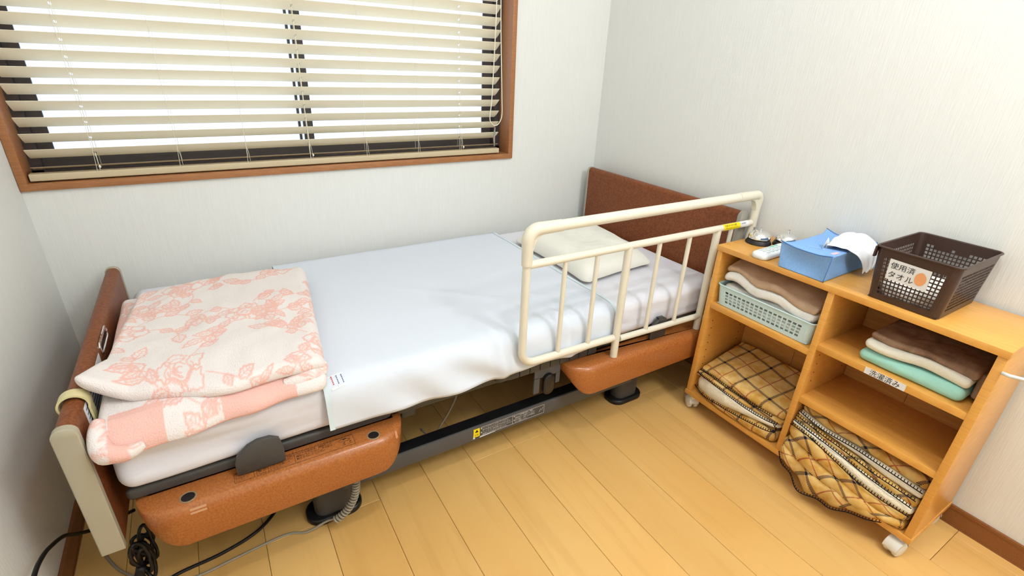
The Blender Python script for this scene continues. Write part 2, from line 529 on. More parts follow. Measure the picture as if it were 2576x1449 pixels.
FLOOR, PANE, PLAID, FLORAL = floor_mat(), pane_mat(), plaid_mat(), floral_mat()

# ================================================================== THE SETTING
def struct(o): return tag(o, kind='structure')

# floor: boards of one panel pair share their end joints; 2 boards per 303 mm panel, panels 1818 long, half-offset
fl = struct(box('floor', LX - 0.1, 0.1, FRONT - 0.1, 0.12, -0.04, -0.0105, M('subfloor_dark', srgb(70, 48, 26), 0.8, 0.2)))
BW, GAP = 0.1515, 0.0009
cache = {}
for i in range(-3, 12):
    xa, xb = -1.7083 + BW * i, -1.7083 + BW * (i + 1)
    xa2, xb2 = max(xa, LX), min(xb, 0.0)
    if xb2 - xa2 < 0.004: continue
    pan = math.floor((i - 4) / 2)            # panel that starts at x=-1.1023 is number 0
    joint = -0.8435 if pan % 2 == 0 else -1.7525
    ys = [0.0] + [y for y in (joint + 0.909 * 2 * k for k in (1, 0, -1)) if FRONT < y < -0.001] + [FRONT]
    for y1, y0 in zip(ys[:-1], ys[1:]):
        key = (round(xb2 - xa2, 4), round(y1 - y0, 4))
        hx, hy = key[0] / 2 - GAP / 2, key[1] / 2 - GAP / 2
        if key not in cache:
            c = 0.0011
            v, f = [], []
            for (z, d) in ((-0.010, 0), (-c, 0), (0, c)):
                v += [(-hx + d, -hy + d, z), (hx - d, -hy + d, z), (hx - d, hy - d, z), (-hx + d, hy - d, z)]
            for r in range(2):
                for j in range(4): f.append((r * 4 + j, r * 4 + (j + 1) % 4, r * 4 + 4 + (j + 1) % 4, r * 4 + 4 + j))
            f += [(3, 2, 1, 0), (8, 9, 10, 11)]
            me = bpy.data.meshes.new('floor_board'); me.from_pydata(v, [], f); me.materials.append(FLOOR); cache[key] = me
        o = bpy.data.objects.new('floor_board', cache[key])
        reg(o, ((xa2 + xb2) / 2, (y0 + y1) / 2, 0), fl)

# walls
WX0, WX1, WZ0, WZ1 = LX + 0.001, -0.487, 0.7805, 1.86      # outer edge of the window casing
CW = 0.021
b = MB()
OP = 0.006
b.box(LX - 0.12, WX0 + OP, 0, 0.14, -0.04, CEIL)
b.box(WX1 - OP, 0.12, 0, 0.14, -0.04, CEIL)
b.box(WX0 + OP, WX1 - OP, 0, 0.14, -0.04, WZ0 + OP)
b.box(WX0 + OP, WX1 - OP, 0, 0.14, WZ1 - OP, CEIL)
struct(b.build('wall_back', WALL))
struct(box('wall_left', LX - 0.12, LX, FRONT - 0.12, 0, -0.04, CEIL, WALL))
struct(box('wall_right', 0, 0.12, FRONT - 0.12, 0, -0.04, CEIL, WALL))
struct(box('wall_front', LX, 0, FRONT - 0.12, FRONT, -0.04, CEIL, WALL))
struct(box('ceiling', LX - 0.12, 0.12, FRONT - 0.12, 0.14, CEIL, CEIL + 0.05, CEILM))

BBH = 0.064
def baseboard(name, x0, x1, y0, y1, along):
    b = MB(); b.box(x0, x1, y0, y1, 0.0, BBH - 0.010)
    if along == 'R': b.box(x0 - 0.0022, x1, y0, y1, BBH - 0.009, BBH); b.box(x0 - 0.002, x1, y0, y1, 0.0, 0.004)
    if along == 'L': b.box(x0, x1 + 0.0022, y0, y1, BBH - 0.009, BBH); b.box(x0, x1 + 0.002, y0, y1, 0.0, 0.004)
    if along == 'B': b.box(x0, x1, y0 - 0.0022, y1, BBH - 0.009, BBH)
    return struct(b.build(name, TRIM))
baseboard('baseboard_right', -0.006, 0.0, FRONT, 0.0, 'R')
baseboard('baseboard_left', LX, LX + 0.006, FRONT, 0.0, 'L')
baseboard('baseboard_back', LX, 0.0, -0.006, 0.0, 'B')

# window
win = bpy.data.objects.new('window_1', None); reg(win, ((WX0 + WX1) / 2, 0.03, WZ0), None); struct(win)
YD = 0.078
b = box('casing_sill', WX0, WX1, -0.012, YD, WZ0, WZ0 + CW, CASE, win, 0.0015)
box('casing_head', WX0, WX1, -0.012, YD, WZ1 - CW, WZ1, CASE, win, 0.0015)
box('casing_jamb', WX0, WX0 + CW, -0.0125, YD, WZ0 + 0.0005, WZ1 - 0.0005, CASE, win, 0.0015)
box('casing_jamb', WX1 - CW, WX1, -0.0125, YD, WZ0 + 0.0005, WZ1 - 0.0005, CASE, win, 0.0015)
IX0, IX1, IZ0, IZ1 = WX0 + CW, WX1 - CW, WZ0 + CW, WZ1 - CW
fr = MB()
fr.box(IX0, IX1, YD - 0.004, 0.135, IZ0, IZ0 + 0.022)
fr.box(IX0, IX1, YD - 0.004, 0.135, IZ1 - 0.03, IZ1)
fr.box(IX0, IX0 + 0.028, YD - 0.004, 0.135, IZ0, IZ1)
fr.box(IX1 - 0.026, IX1, YD - 0.004, 0.135, IZ0, IZ1)
fr.build('outer_frame', SASH, win)
def sash(x0, x1, y0, y1, wl, wr, fin=None):
    z0, z1 = IZ0 + 0.023, IZ1 - 0.031
    s = MB(); s.box(x0, x1, y0, y1, z0, z0 + 0.046); s.box(x0, x1, y0, y1, z1 - 0.04, z1)
    s.box(x0, x0 + wl, y0, y1, z0 + 0.046, z1 - 0.04); s.box(x1 - wr, x1, y0, y1, z0 + 0.046, z1 - 0.04)
    if fin: s.box(fin - 0.004, fin + 0.004, y0 - 0.004, y1, z0 + 0.04, z1 - 0.04)
    o = s.build('sash', SASH, win)
    box('pane', x0 + wl, x1 - wr, (y0 + y1) / 2 - 0.002, (y0 + y1) / 2 + 0.002, z0 + 0.046, z1 - 0.04, PANE, o)
    return o
sash(IX0 + 0.029, -1.293, 0.086, 0.104, 0.036, 0.033, fin=-1.339)
sash(-1.330, IX1 - 0.027, 0.108, 0.126, 0.037, 0.043)

# ceiling lamp (out of view): a small round fixture in the middle of the ceiling, plus an added fill light
def ceiling_or_fill_light(c, r, power, size, label):
    cl = thing('ceiling_or_fill_light', c, label, 'ceiling light')
    lathe('housing', (c[0], c[1], CEIL - 0.045), [(r * 0.85, 0), (r * 0.95, 0.006), (r, 0.045)], CEILM, cl)
    lathe('stem', (c[0], c[1], CEIL - 0.073), [(0.015, 0), (0.015, 0.028)], CEILM, cl, 16)
    ld = bpy.data.lights.new('lamp', 'POINT'); ld.shadow_soft_size = size; ld.energy = power; ld.color = LAMP_COLOR
    reg(bpy.data.objects.new('lamp', ld), (c[0], c[1], CEIL - 0.075 - size), cl)
ceiling_or_fill_light((-1.05, -1.58, CEIL), 0.09, LAMP_POWER, 0.055, 'small round ceiling light above the floor in front of the bed')
ceiling_or_fill_light((-0.50, -2.40, CEIL), 0.20, FILL_LAMP_POWER, 0.16, 'large round fill light added behind the viewer')  # added fill lamp, no known fixture there; brightens bed front and back wall

# ================================================================== BLIND
SX0, SX1 = -2.0885, -0.552
bl = thing('venetian_blind', (-1.32, 0.03, IZ0), 'cream venetian blind with tilted slats hanging in the window', 'blind')
XH = (-1.935, -1.326, -0.727)                    # slot holes with lift cords
XL = (-1.935, -1.724, -1.529, -1.326, -1.123, -0.917, -0.727)
TY, TZ = 0.041, -0.029
def slat_vf():
    xs = [SX0]
    for h in XH: xs += [h - 0.003, h + 0.003]
    xs += [SX1]
    n = 8; v, f = [], []
    for s in (0, 1):
        for x in xs:
            for j in range(n + 1):
                t = j / n
                sag = 0.0028 * 4 * t * (1 - t)
                ny, nz_ = -TZ, TY; ln = math.hypot(ny, nz_)
                off = -sag + (0.0006 if s else -0.0006)
                v.append((x, 0.004 + TY * t + ny / ln * off * 0, TZ * t + nz_ / ln * off))
    m = n + 1; N = len(xs) * m
    for i in range(len(xs) - 1):
        for j in range(n):
            hole = (i % 2 == 1) and (3 <= j <= 4)
            a, b_, c, d = i * m + j, i * m + j + 1, (i + 1) * m + j + 1, (i + 1) * m + j
            if not hole:
                f.append((a, b_, c, d)); f.append((N + a, N + d, N + c, N + b_))
    for i in range(len(xs) - 1):
        a, d = i * m, (i + 1) * m
        f.append((a, d, N + d, N + a)); f.append((a + n, N + a + n, N + d + n, d + n))
    for j in range(n):
        f.append((j, N + j, N + j + 1, j + 1)); e = (len(xs) - 1) * m
        f.append((e + j, e + j + 1, N + e + j + 1, N + e + j))
    return v, f
sv, sf = slat_vf()
first = None
NSL, PITCH, ZB = 21, 0.0433, 0.893
for k in range(NSL):
    z = ZB + PITCH * k
    if first is None:
        first = mesh('slat', [(x, y, zz + z) for x, y, zz in sv], sf, SLAT, bl, smooth=True, angle=40)
    else:
        o = bpy.data.objects.new('slat', first.data)
        reg(o, WL[first] + Vector((0, 0, PITCH * k)), bl)
# lowest slat lying on the bottom rail, the rail itself, head rail
o = mesh('slat', [(x, y, zz * 0.42 + 0.8445) for x, y, zz in sv], sf, RAILM, bl, smooth=True, angle=40)
rprism('bottom_rail', -0.002, 0.030, 0.8055, 0.826, 0.003, [(SX0 - 0.008, 0.001), (SX0 - 0.007, 0), (SX1 + 0.001, 0), (SX1 + 0.002, 0.001)], RAILM, bl, n=3, tr=lambda a, b_, c: (c, a, b_))
box('head_rail', SX0, SX1 + 0.02, 0.0, 0.045, IZ1 - 0.046, IZ1 - 0.001, RAILM, bl, 0.002)
ztop = IZ1 - 0.046
for x in XL:
    m = MB()
    m.tube([(x - 0.004, -0.0008, 0.806), (x - 0.004, -0.0012, 0.83), (x - 0.001, 0.0015, ZB), (x - 0.002 + random.uniform(-.003, .003), 0.0025, 1.1), (x, 0.0025, ztop)], 0.0007, 5)
    m.tube([(x + 0.003, 0.048, 0.83), (x + 0.002, 0.0475, 1.2), (x, 0.0475, ztop)], 0.0007, 5)
    m.tube([(x + 0.004, -0.0010, 0.829), (x + 0.003, 0.003, 0.862), (x, 0.006, 0.875)], 0.0006, 5)
    m.build('ladder_cord', CORD, bl, True)
for x in XH:
    tube('lift_cord', [(x, 0.022, 0.826), (x + 0.001, 0.0235, 1.2), (x, 0.0235, ztop)], 0.0011, CORD, bl, 6)
    lathe('cord_stopper', (x + 0.005, -0.004, 0.835), [(0.001, 0), (0.003, 0.002), (0.003, 0.006), (0.001, 0.009)], CORD, bl, 8)
loop = smooth_path([(-0.583, -0.006, 1.81), (-0.580, -0.006, 1.40), (-0.592, -0.006, 1.05), (-0.601, -0.006, 0.955), (-0.590, -0.006, 0.929), (-0.575, -0.006, 0.921), (-0.556, -0.006, 0.931), (-0.543, -0.006, 0.965), (-0.546, -0.006, 1.05), (-0.562, -0.006, 1.40), (-0.560, -0.006, 1.81)], 6)
lc = tube('pull_cord', loop, 0.0021, CORD, bl, 8)
mesh_ = MB().tube([(-0.575, -0.006, 0.915), (-0.578, -0.005, 0.87), (-0.576, -0.005, 0.835)], [0.003, 0.0045, 0.003], 8).build('cord_weight', CLEAR, bl, True)

# ================================================================== BED
bed = thing('care_bed', (-1.02, -0.48, 0), 'electric care bed with brown boards, brown side covers and dark frame', 'bed')

def board_prof(x0, x1, z0, z1, r):
    """x,z outline with a rounded top"""
    p = [(x0, z0), (x1, z0)]
    p += [(x1 - r + r * math.cos(a), z1 - r + r * math.sin(a)) for a in np.linspace(0, math.pi / 2, 6)]
    p += [(x0 + r + r * math.cos(a), z1 - r + r * math.sin(a)) for a in np.linspace(math.pi / 2, math.pi, 6)]
    return p
hb = prism_y('headboard', board_prof(-0.079, -0.043, 0.20, 0.722, 0.016), -0.888, -0.062, BOARD, bed)
for (ya, yb) in ((-0.905, -0.888), (-0.062, -0.050)):
    prism_y('end_cap', board_prof(-0.081, -0.041, 0.198, 0.7235, 0.018), ya, yb, CAPG, hb, 0.002)
fb = prism_y('footboard', board_prof(-1.988, -1.952, 0.222, 0.538, 0.0165), -0.896, -0.062, BOARD, bed)
for (ya, yb) in ((-0.914, -0.896), (-0.062, -0.050)):
    prism_y('end_cap', board_prof(-1.990, -1.950, 0.22, 0.541, 0.018), ya, yb, CAP, fb, 0.002)
# oval metal grip plate and white note on the inner face
rprism('grip_plate', -0.578, -0.462, 0.502, 0.534, 0.0155, [(-1.9525, 0), (-1.9500, 0), (-1.9490, 0.0015), (-1.9490, 0.004), (-1.9508, 0.0055)], CHROME, fb, n=6, tr=lambda a, b_, c: (c, a, b_))
nt_ = box('care_note', -1.9521, -1.9515, -0.83, -0.60, 0.42, 0.524, PAPER, fb)
for k in range(9):
    MB().box(-1.9514, -1.9511, -0.82, -0.62 - 0.03 * (k % 3), 0.428 + k * 0.0105, 0.4305 + k * 0.0105).build('note_line', INKN, nt_)
# deck under the mattress and its dark edge strips
box('deck', -1.92, -0.09, -0.868, -0.085, 0.308, 0.334, DARK, bed, 0.004)
def strip(x0, x1, z0, z1, y0=-0.880, y1=-0.860):
    return rprism('deck_edge', y0, y1, z0, z1, 0.007, [(x0, 0.006), (x0 + 0.004, 0.002), (x0 + 0.012, 0), (x1 - 0.012, 0), (x1 - 0.004, 0.002), (x1, 0.006)], DARK, bed, n=3, tr=lambda a, b_, c: (c, a, b_))
strip(-1.928, -1.363, 0.307, 0.334)
strip(-1.334, -1.036, 0.316, 0.344)
strip(-1.052, -1.0, 0.314, 0.336, -0.893)
for k in range(9):                                  # jointed head-end edge
    x0 = -1.006 + k * 0.0375
    rprism('deck_edge', x0, x0 + 0.0355, -0.886, -0.866, 0.002, [(0.309, 0.001), (0.311, 0), (0.340, 0), (0.342, 0.001)], DARK, bed, n=2)
strip(-0.665, -0.10, 0.318, 0.352)
# mattress stoppers
def stopper(xa, xb, z1):
    prof = [(xa + 0.006, 0.306), (xb - 0.006, 0.306), (xb - 0.001, 0.311), (xb, 0.345), (xb - 0.006, z1 - 0.012), (xb - 0.024, z1 - 0.001), (xb - 0.05, z1), (xa + 0.03, z1 - 0.008), (xa + 0.006, z1 - 0.03), (xa, 0.34), (xa, 0.312)]
    v, f = [], []; m = len(prof)
    for (y, s) in ((-0.905, 0.003), (-0.908, 0.0), (-0.898, 0.0), (-0.896, 0.002)):
        cx = (xa + xb) / 2
        y += 0
        for (x, z) in prof: v.append((x + (cx - x) * s / 0.05, y if s == 0 or y < -0.9 else y, z - (z - 0.34) * s / 0.05))
    v = [(x, (-0.9095, -0.9075, -0.899, -0.897)[i // m], z) for i, (x, y, z) in enumerate(v)]
    for i in range(3):
        for j in range(m): f.append((i * m + j, i * m + (j + 1) % m, (i + 1) * m + (j + 1) % m, (i + 1) * m + j))
    f += [tuple(range(m - 1, -1, -1)), tuple(3 * m + j for j in range(m))]
    mesh('mattress_stopper', v, f, DARK, bed, smooth=True, angle=40)
stopper(-1.727, -1.626, 0.386)
stopper(-0.447, -0.372, 0.389)
# brown side covers with rail holes
def cover(x0, x1, rl, rr):
    z1, z0 = 0.303, 0.198
    def lift(x, y, z):          # the underside sweeps up towards the ends
        t = 0.0
        for (e, r_) in ((x0, rl), (x1, rr)):
            if r_ > 0.03: t = max(t, min(1, max(0, 1 - abs(x - e) / 0.088)))
        return (x, y, z + (z1 - z) / (z1 - z0) * 0.088 * t ** 3.0)
    return rprism('side_cover', x0, x1, -0.948, -0.853, (rl, rr, 0.004, 0.004),
                  [(z0, 0.006), (z0 + 0.002, 0.002), (z0 + 0.006, 0), (z1 - 0.022, 0), (z1 - 0.016, 0.0012), (z1 - 0.010, 0.004), (z1 - 0.005, 0.0085), (z1 - 0.0015, 0.014), (z1, 0.021)], COVER, bed, n=12, tr=lift)
cf = cover(-1.918, -1.338, 0.080, 0.085)
ch = cover(-0.800, -0.100, 0.085, 0.02)
for (x, par) in ((-1.823, cf), (-1.424, cf)):
    lathe('rail_socket', (x, -0.917, 0.3015), [(0.0165, 0), (0.0165, 0.0018), (0.0150, 0.0026), (0.0135, 0.0022), (0.0130, 0.0008)], M('socket_rim', srgb(150, 128, 96), 0.35), par, 28)
    lathe('socket_hole', (x, -0.917, 0.3022), [(0.0130, 0), (0.0130, 0.0010)], BLACK, par, 24)
# printed warning on the foot cover: boxes, sign and lines of text
def frame_lines(x0, x1, y0, y1, z, mat, par, name='print_frame', t=0.0006):
    m = MB()
    m.box(x0, x1, y0, y0 + t, z, z + 0.0002); m.box(x0, x1, y1 - t, y1, z, z + 0.0002)
    m.box(x0, x0 + t, y0, y1, z, z + 0.0002); m.box(x1 - t, x1, y0, y1, z, z + 0.0002)
    return m.build(name, mat, par)
ZC = 0.3032
def pr(body, size, x, y, sx=1.0): text('print', body, size, (x, y, ZC), (1, 0, 0), (0, 1, 0), INKB, cf, sx=sx)
frame_lines(-1.735, -1.695, -0.925, -0.892, ZC, INKB, cf)
for k, s_ in enumerate(('廃棄するときは', 'お住まいの地域の', '法令に従って', 'ください')): pr(s_, 0.0062, -1.733, -0.899 - 0.0072 * k, 0.8)
frame_lines(-1.690, -1.470, -0.925, -0.890, ZC, INKB, cf)
MB().box(-1.6665, -1.6659, -0.925, -0.890, ZC, ZC + 0.0002).build('print_rule', INKB, cf)
MB().box(-1.6085, -1.6079, -0.925, -0.890, ZC, ZC + 0.0002).build('print_rule', INKB, cf)
tri = MB()
for (a, b_) in (((-1.6845, -0.903), (-1.678, -0.893)), ((-1.678, -0.893), (-1.6715, -0.903)), ((-1.6715, -0.903), (-1.6845, -0.903))):
    tri.tube([(a[0], a[1], ZC), (b_[0], b_[1], ZC)], 0.0004, 4)
tri.box(-1.6784, -1.6776, -0.9005, -0.8965, ZC, ZC + 0.0003)
tri.build('warning_sign', INKB, cf)
pr('警告', 0.0105, -1.6885, -0.9135)
pr('WARNING', 0.0036, -1.6875, -0.9215)
for k, s_ in enumerate(('背を動かすときは', '手足をはさまない', 'ように注意して', 'ください')): pr(s_, 0.0075, -1.6635, -0.8975 - 0.0082 * k, 0.86)
for k, s_ in enumerate(('ベッドの操作は、周囲をよく', '確認してください。手や足を', '動かさないでください')): pr(s_, 0.0075, -1.6045, -0.8985 - 0.0085 * k, 0.86)
lev = MB(); lev.tube(smooth_path([(-1.505, -0.899, ZC), (-1.496, -0.895, ZC), (-1.484, -0.898, ZC), (-1.478, -0.903, ZC), (-1.488, -0.906, ZC), (-1.503, -0.903, ZC)], 5, True), 0.0005, 4, True)
lev.tube([(-1.495, -0.899, ZC), (-1.488, -0.896, ZC)], 0.0016, 5)
for x in (-1.497, -1.482):
    lev.tube([(x, -0.911, ZC), (x + 0.004, -0.910, ZC)], 0.0012, 5); lev.tube([(x - 0.003, -0.917, ZC), (x + 0.005, -0.9165, ZC)], 0.0006, 4)
lev.build('print_diagram', INKB, cf)
dash = MB()
for k in range(26): dash.box(-1.655 + k * 0.0072, -1.6505 + k * 0.0072, -0.8882, -0.8870, ZC, ZC + 0.0002)
dash.build('print_dashes', INKB, cf)
# scuffed patches
for (x, w_, col) in ((-1.8225, 0.03, (200, 150, 110)), (-1.372, 0.006, (205, 140, 100))):
    mesh('scuff', [(x, -0.9405 - 0.004, 0.2935), (x + w_, -0.9405 - 0.004, 0.2935), (x + w_, -0.9485, 0.281), (x, -0.9485, 0.281)] if x < -1.5 else
         [(x, -0.926, 0.2985), (x + w_, -0.923, 0.2985), (x + w_, -0.931, 0.282), (x, -0.934, 0.282)], [(0, 1, 2, 3)], M('scuff_%d' % int(w_ * 1000), srgb(*col), 0.6), cf)
# frames and legs
lrl = box('lower_rail', -1.50, -0.44, -0.852, -0.806, 0.094, 0.147, FRAME, bed, 0.003)
box('rail_channel', -1.498, -0.442, -0.847, -0.809, 0.1465, 0.1482, BLACK, lrl)
box('lower_rail', -1.50, -0.44, -0.150, -0.110, 0.094, 0.148, FRAME, bed, 0.003)
for x in (-1.52, -0.435):
    box('cross_member', x - 0.03, x + 0.03, -0.80, -0.15, 0.10, 0.145, DARK, bed, 0.003)
box('upper_rail', -1.93, -0.09, -0.850, -0.822, 0.284, 0.306, DARK, bed, 0.003)
box('upper_rail', -1.93, -0.09, -0.130, -0.098, 0.235, 0.306, DARK, bed, 0.003)
for x in (-1.90, -1.30, -0.70, -0.12):
    box('upper_crossbar', x - 0.02, x + 0.02, -0.83, -0.13, 0.25, 0.30, DARK, bed, 0.003)
for x in (-1.527, -0.432):
    for y in (-0.810, -0.15):
        rprism('leg_column', x - 0.052, x + 0.052, y - 0.032, y + 0.032, 0.028, [(0.006, 0), (0.25, 0)], DARK, bed, n=6)
        rprism('foot_pad', x - 0.075, x + 0.075, y - 0.045, y + 0.045, 0.040, [(0.0, 0.001), (0.002, 0), (0.012, 0.0), (0.016, 0.002), (0.018, 0.006)], BLACK, bed, n=8)
# actuator under the bed
MB().tube([(-1.35, -0.48, 0.20), (-0.72, -0.48, 0.22)], 0.03, 14).build('actuator', BLACK, bed, True, 40)
box('motor_box', -1.36, -1.18, -0.54, -0.42, 0.16, 0.26, BLACK, bed, 0.01)
# hinge bracket with knob
br = MB()
for (x0, x1, z0, z1) in ((-0.905, -0.806, 0.270, 0.318), (-0.905, -0.884, 0.214, 0.272), (-0.822, -0.806, 0.232, 0.272)):
    br.box(x0, x1, -0.874, -0.868, z0, z1)
bko = br.build('hinge_bracket', FRAME, bed)
rprism('release_knob', -0.876, -0.834, 0.206, 0.282, 0.020, [(0.874, 0.001), (0.877, 0), (0.886, 0.001), (0.889, 0.005)], BLACK, bko, n=6, tr=lambda a, b_, c: (a, -c, b_))
# plastic wrap corner behind the head cover
wrap = MB()
for k in range(4): wrap.tube(smooth_path([(-0.80 + 0.012 * k, -0.84, 0.305), (-0.795 + 0.010 * k, -0.862, 0.285), (-0.79 + 0.014 * k, -0.858, 0.262)], 3), 0.003, 5)
wrap.build('cable_sleeve', M('dark_sleeve', srgb(70, 72, 78), 0.25, 0.6), bed, True)
# rating label on the lower rail
lb = box('rail_label', -1.108, -0.840, -0.8526, -0.8519, 0.1015, 0.1395, M('label_grey', srgb(70, 70, 72), 0.4), bed)
YL = -0.8528
lf = MB()
for (x0, x1, z0, z1) in ((-1.082, -0.842, 0.138, 0.139), (-1.082, -0.842, 0.105, 0.106), (-0.843, -0.842, 0.105, 0.139), (-0.966, -0.965, 0.105, 0.139)):
    lf.box(x0, x1, YL - 0.0002, YL, z0, z1)
lf.build('label_frame', INKW, lb)
box('warning_square', -1.1065, -1.085, YL - 0.0004, YL, 0.108, 0.139, YELLOW, lb)
text('warning_print', '▲', 0.014, (-1.1025, YL - 0.0003, 0.125), (1, 0, 0), (0, 0, 1), INK, lb)
text('warning_print', '注意', 0.0075, (-1.1035, YL - 0.0003, 0.1125), (1, 0, 0), (0, 0, 1), INK, lb)
mesh('peeled_corner', [(-1.108, YL - 0.0003, 0.103), (-1.101, YL - 0.0003, 0.102), (-1.1065, YL - 0.0003, 0.128)], [(0, 1, 2)], PAPER, lb)
mesh('peeled_edge', [(-1.086, YL - 0.0003, 0.1005), (-1.03, YL - 0.0003, 0.103), (-1.028, YL - 0.0003, 0.1045), (-1.084, YL - 0.0003, 0.1045)], [(0, 1, 2, 3)], PAPER, lb)
for k, s_ in enumerate(('●ベッドの下に入らないでください。', '　頭や手足をはさむおそれがあります。', '●ベッドの下に物を置かないでください。', '　破損やけがのおそれがあります。')):
    text('label_print', s_, 0.0066, (-1.082, YL - 0.0003, 0.1315 - 0.0078 * k), (1, 0, 0), (0, 0, 1), INKW, lb, sx=0.95)
for k, s_ in enumerate(('●ベッドの昇降動作時は、周囲に', '　障害物がないか確認してください', '●保守点検は、お買い上げの販売店', '　までご連絡ください。')):
    text('label_print', s_, 0.0066, (-0.962, YL - 0.0003, 0.1315 - 0.0078 * k), (1, 0, 0), (0, 0, 1), INKW, lb, sx=0.78)
dg = MB(); dg.tube([(-0.862, YL, 0.114), (-0.855, YL, 0.127), (-0.851, YL, 0.118), (-0.847, YL, 0.130)], 0.0006, 4); dg.build('label_diagram', INKW, lb)

# mattress
def wmat(S, uv):
    W = S.copy()
    W[:, 0] += -1.0125; W[:, 1] += -0.4785
    zt = S[:, 2] / 0.132
    n1 = fbm(np.c_[S[:, 0] * 1.0, S[:, 1], S[:, 2]], 3.0, 3, 3.1)
    n2 = fbm(np.c_[S[:, 0] * 0.5, S[:, 1] * 3, S[:, 2] * 5], 6.0, 3, 8.1)
    fr = np.clip((-S[:, 1] - 0.36) / 0.05, 0, 1)
    W[:, 2] = 0.3345 + S[:, 2] + 0.0025 * n1 * zt
    W[:, 1] -= fr * (0.006 * n2 * (1 - abs(zt - 0.5)))
    # sagging folds near the foot end front
    foot = np.clip((-S[:, 0] - 0.55) / 0.3, 0, 1) * fr
    W[:, 1] -= foot * 0.007 * np.sin(zt * 9 + S[:, 0] * 7)
    W[:, 2] -= foot * (1 - zt) * 0.004
    return W
mt = slab('mattress', (1.845, 0.815, 0.132), 0.034, wmat, SHEET, None, nu=150, nv=60, nw=9)
tag(mt, 'mattress under a white fitted sheet lying on the care bed', 'mattress')

# draw sheet over the middle of the mattress
def make_sheet():
    x0, x1 = -1.522, -0.610
    prof = [(-0.060, 0.385), (-0.0595, 0.42), (-0.061, 0.445), (-0.068, 0.462), (-0.082, 0.4705), (-0.10, 0.4722)]
    prof += [(y, 0.4722) for y in np.linspace(-0.12, -0.85, 46)]
    prof += [(-0.862, 0.4718), (-0.874, 0.4688), (-0.884, 0.4625), (-0.892, 0.4530), (-0.898, 0.4400), (-0.9005, 0.4270)]
    prof += [(-0.9010 - 0.0006 * k, 0.4270 - 0.0085 * k) for k in range(1, 10)]
    prof = np.array(prof); n = len(prof)
    xs = np.linspace(x0, x1, 150)
    V, F = [], []
    d = np.r_[0, np.cumsum(np.hypot(*np.diff(prof, axis=0).T))]
    nrm = np.zeros_like(prof)
    t = np.gradient(prof, axis=0); t /= np.linalg.norm(t, axis=1, keepdims=True)
    nrm[:, 0], nrm[:, 1] = t[:, 1], -t[:, 0]
    nrm *= np.where((nrm[:, 1:2] < -0.01), -1, 1)
    for i in range(n):
        if prof[i, 0] < -0.88: nrm[i] = (-abs(nrm[i, 0]), abs(nrm[i, 1]))
        if prof[i, 0] > -0.08: nrm[i] = (abs(nrm[i, 0]), abs(nrm[i, 1]))
    def ridge(a, w): return math.exp(-(a / w) ** 2)
    for i, x in enumerate(xs):
        for j in range(n):
            y, z = prof[j]
            hang = max(0.0, min(1.0, (-0.87 - y) / 0.03))
            h = 0.0018 * (noise.noise(Vector((x * 5, y * 5, 1.3))) + 1) * (1 - hang)
            # creases spreading from the rail towards the wall
            h += 0.0042 * ridge((y + 0.60) + (x + 1.03) * 0.85, 0.018) * math.exp(-((x + 1.02) / 0.16) ** 2) * (1 - hang)
            h += 0.0034 * ridge((y + 0.52) - (x + 0.92) * 0.35, 0.015) * math.exp(-((x + 0.90) / 0.14) ** 2) * (1 - hang)
            h += 0.0032 * ridge((y + 0.66) + (x + 1.10) * 0.15, 0.02) * math.exp(-((x + 1.0) / 0.2) ** 2) * (1 - hang)
            h += 0.0110 * ridge(x + 1.052 + (y + 0.88) * 0.25, 0.020) * max(0, min(1, (-0.70 - y) / 0.12))
            h += 0.0080 * ridge(x + 0.815 + (y + 0.88) * 0.3, 0.018) * max(0, min(1, (-0.74 - y) / 0.12))
            # hanging folds
            zt = (0.46 - z) / 0.11
            sl = x * 1.0 + (z - 0.40) * 1.5
            fold = 0.5 + 0.5 * math.sin(sl * 34 + 2.5 * noise.noise(Vector((x * 4, 7.0, z * 5))))
            amt = 0.0145 * math.exp(-((x + 1.13) / 0.24) ** 2) + 0.006 * math.exp(-((x + 0.78) / 0.12) ** 2) + 0.0022
            amt *= 1.0 - 0.55 * max(0.0, min(1.0, (x + 1.04) / 0.04))
            h += hang * fold * amt * (0.45 + 0.6 * min(1, max(0, zt)))
            dz = 0.010 * noise.noise(Vector((x * 6, 0, 3))) * max(0, zt - 0.4) if z < 0.42 and y < -0.8 else 0
            h = max(h, 0.0004)
            V.append((x, y + nrm[j, 0] * h, z + nrm[j, 1] * h + dz))
    for i in range(len(xs) - 1):
        for j in range(n - 1):
            F.append((i * n + j, (i + 1) * n + j, (i + 1) * n + j + 1, i * n + j + 1))
    return V, F, xs, n
V, F, xs, npf = make_sheet()
ds = mesh('draw_sheet', V, F, DRAW, None, smooth=True)
sol = ds.modifiers.new('thickness', 'SOLIDIFY'); sol.thickness = 0.0012; sol.offset = 1.0
tag(ds, 'pale blue draw sheet spread across the middle of the mattress', 'bed sheet')
Va = np.array(V).reshape(len(xs), npf, 3)
for (i0, i1) in ((0, 2), (len(xs) - 3, len(xs) - 1)):
    hv, hf = [], []
    for s_, i in enumerate((i0, i1)):
        for j in range(npf):
            p = Va[i, j].copy()
            pj = Va[i, max(j - 1, 0)]; pn = Va[i, min(j + 1, npf - 1)]
            tt = pn - pj; nn = np.array([0, -tt[2], tt[1]]) ; nn /= (np.linalg.norm(nn) + 1e-9)
            if nn[2] < -0.3 or (abs(nn[2]) <= 0.3 and (nn[1] > 0) == (p[1] < -0.5)): nn = -nn
            hv.append(p + nn * 0.0023)
    for j in range(npf - 1): hf.append((j, npf + j, npf + j + 1, j + 1))
    mesh('hem', hv, hf, HEM, ds, smooth=True)
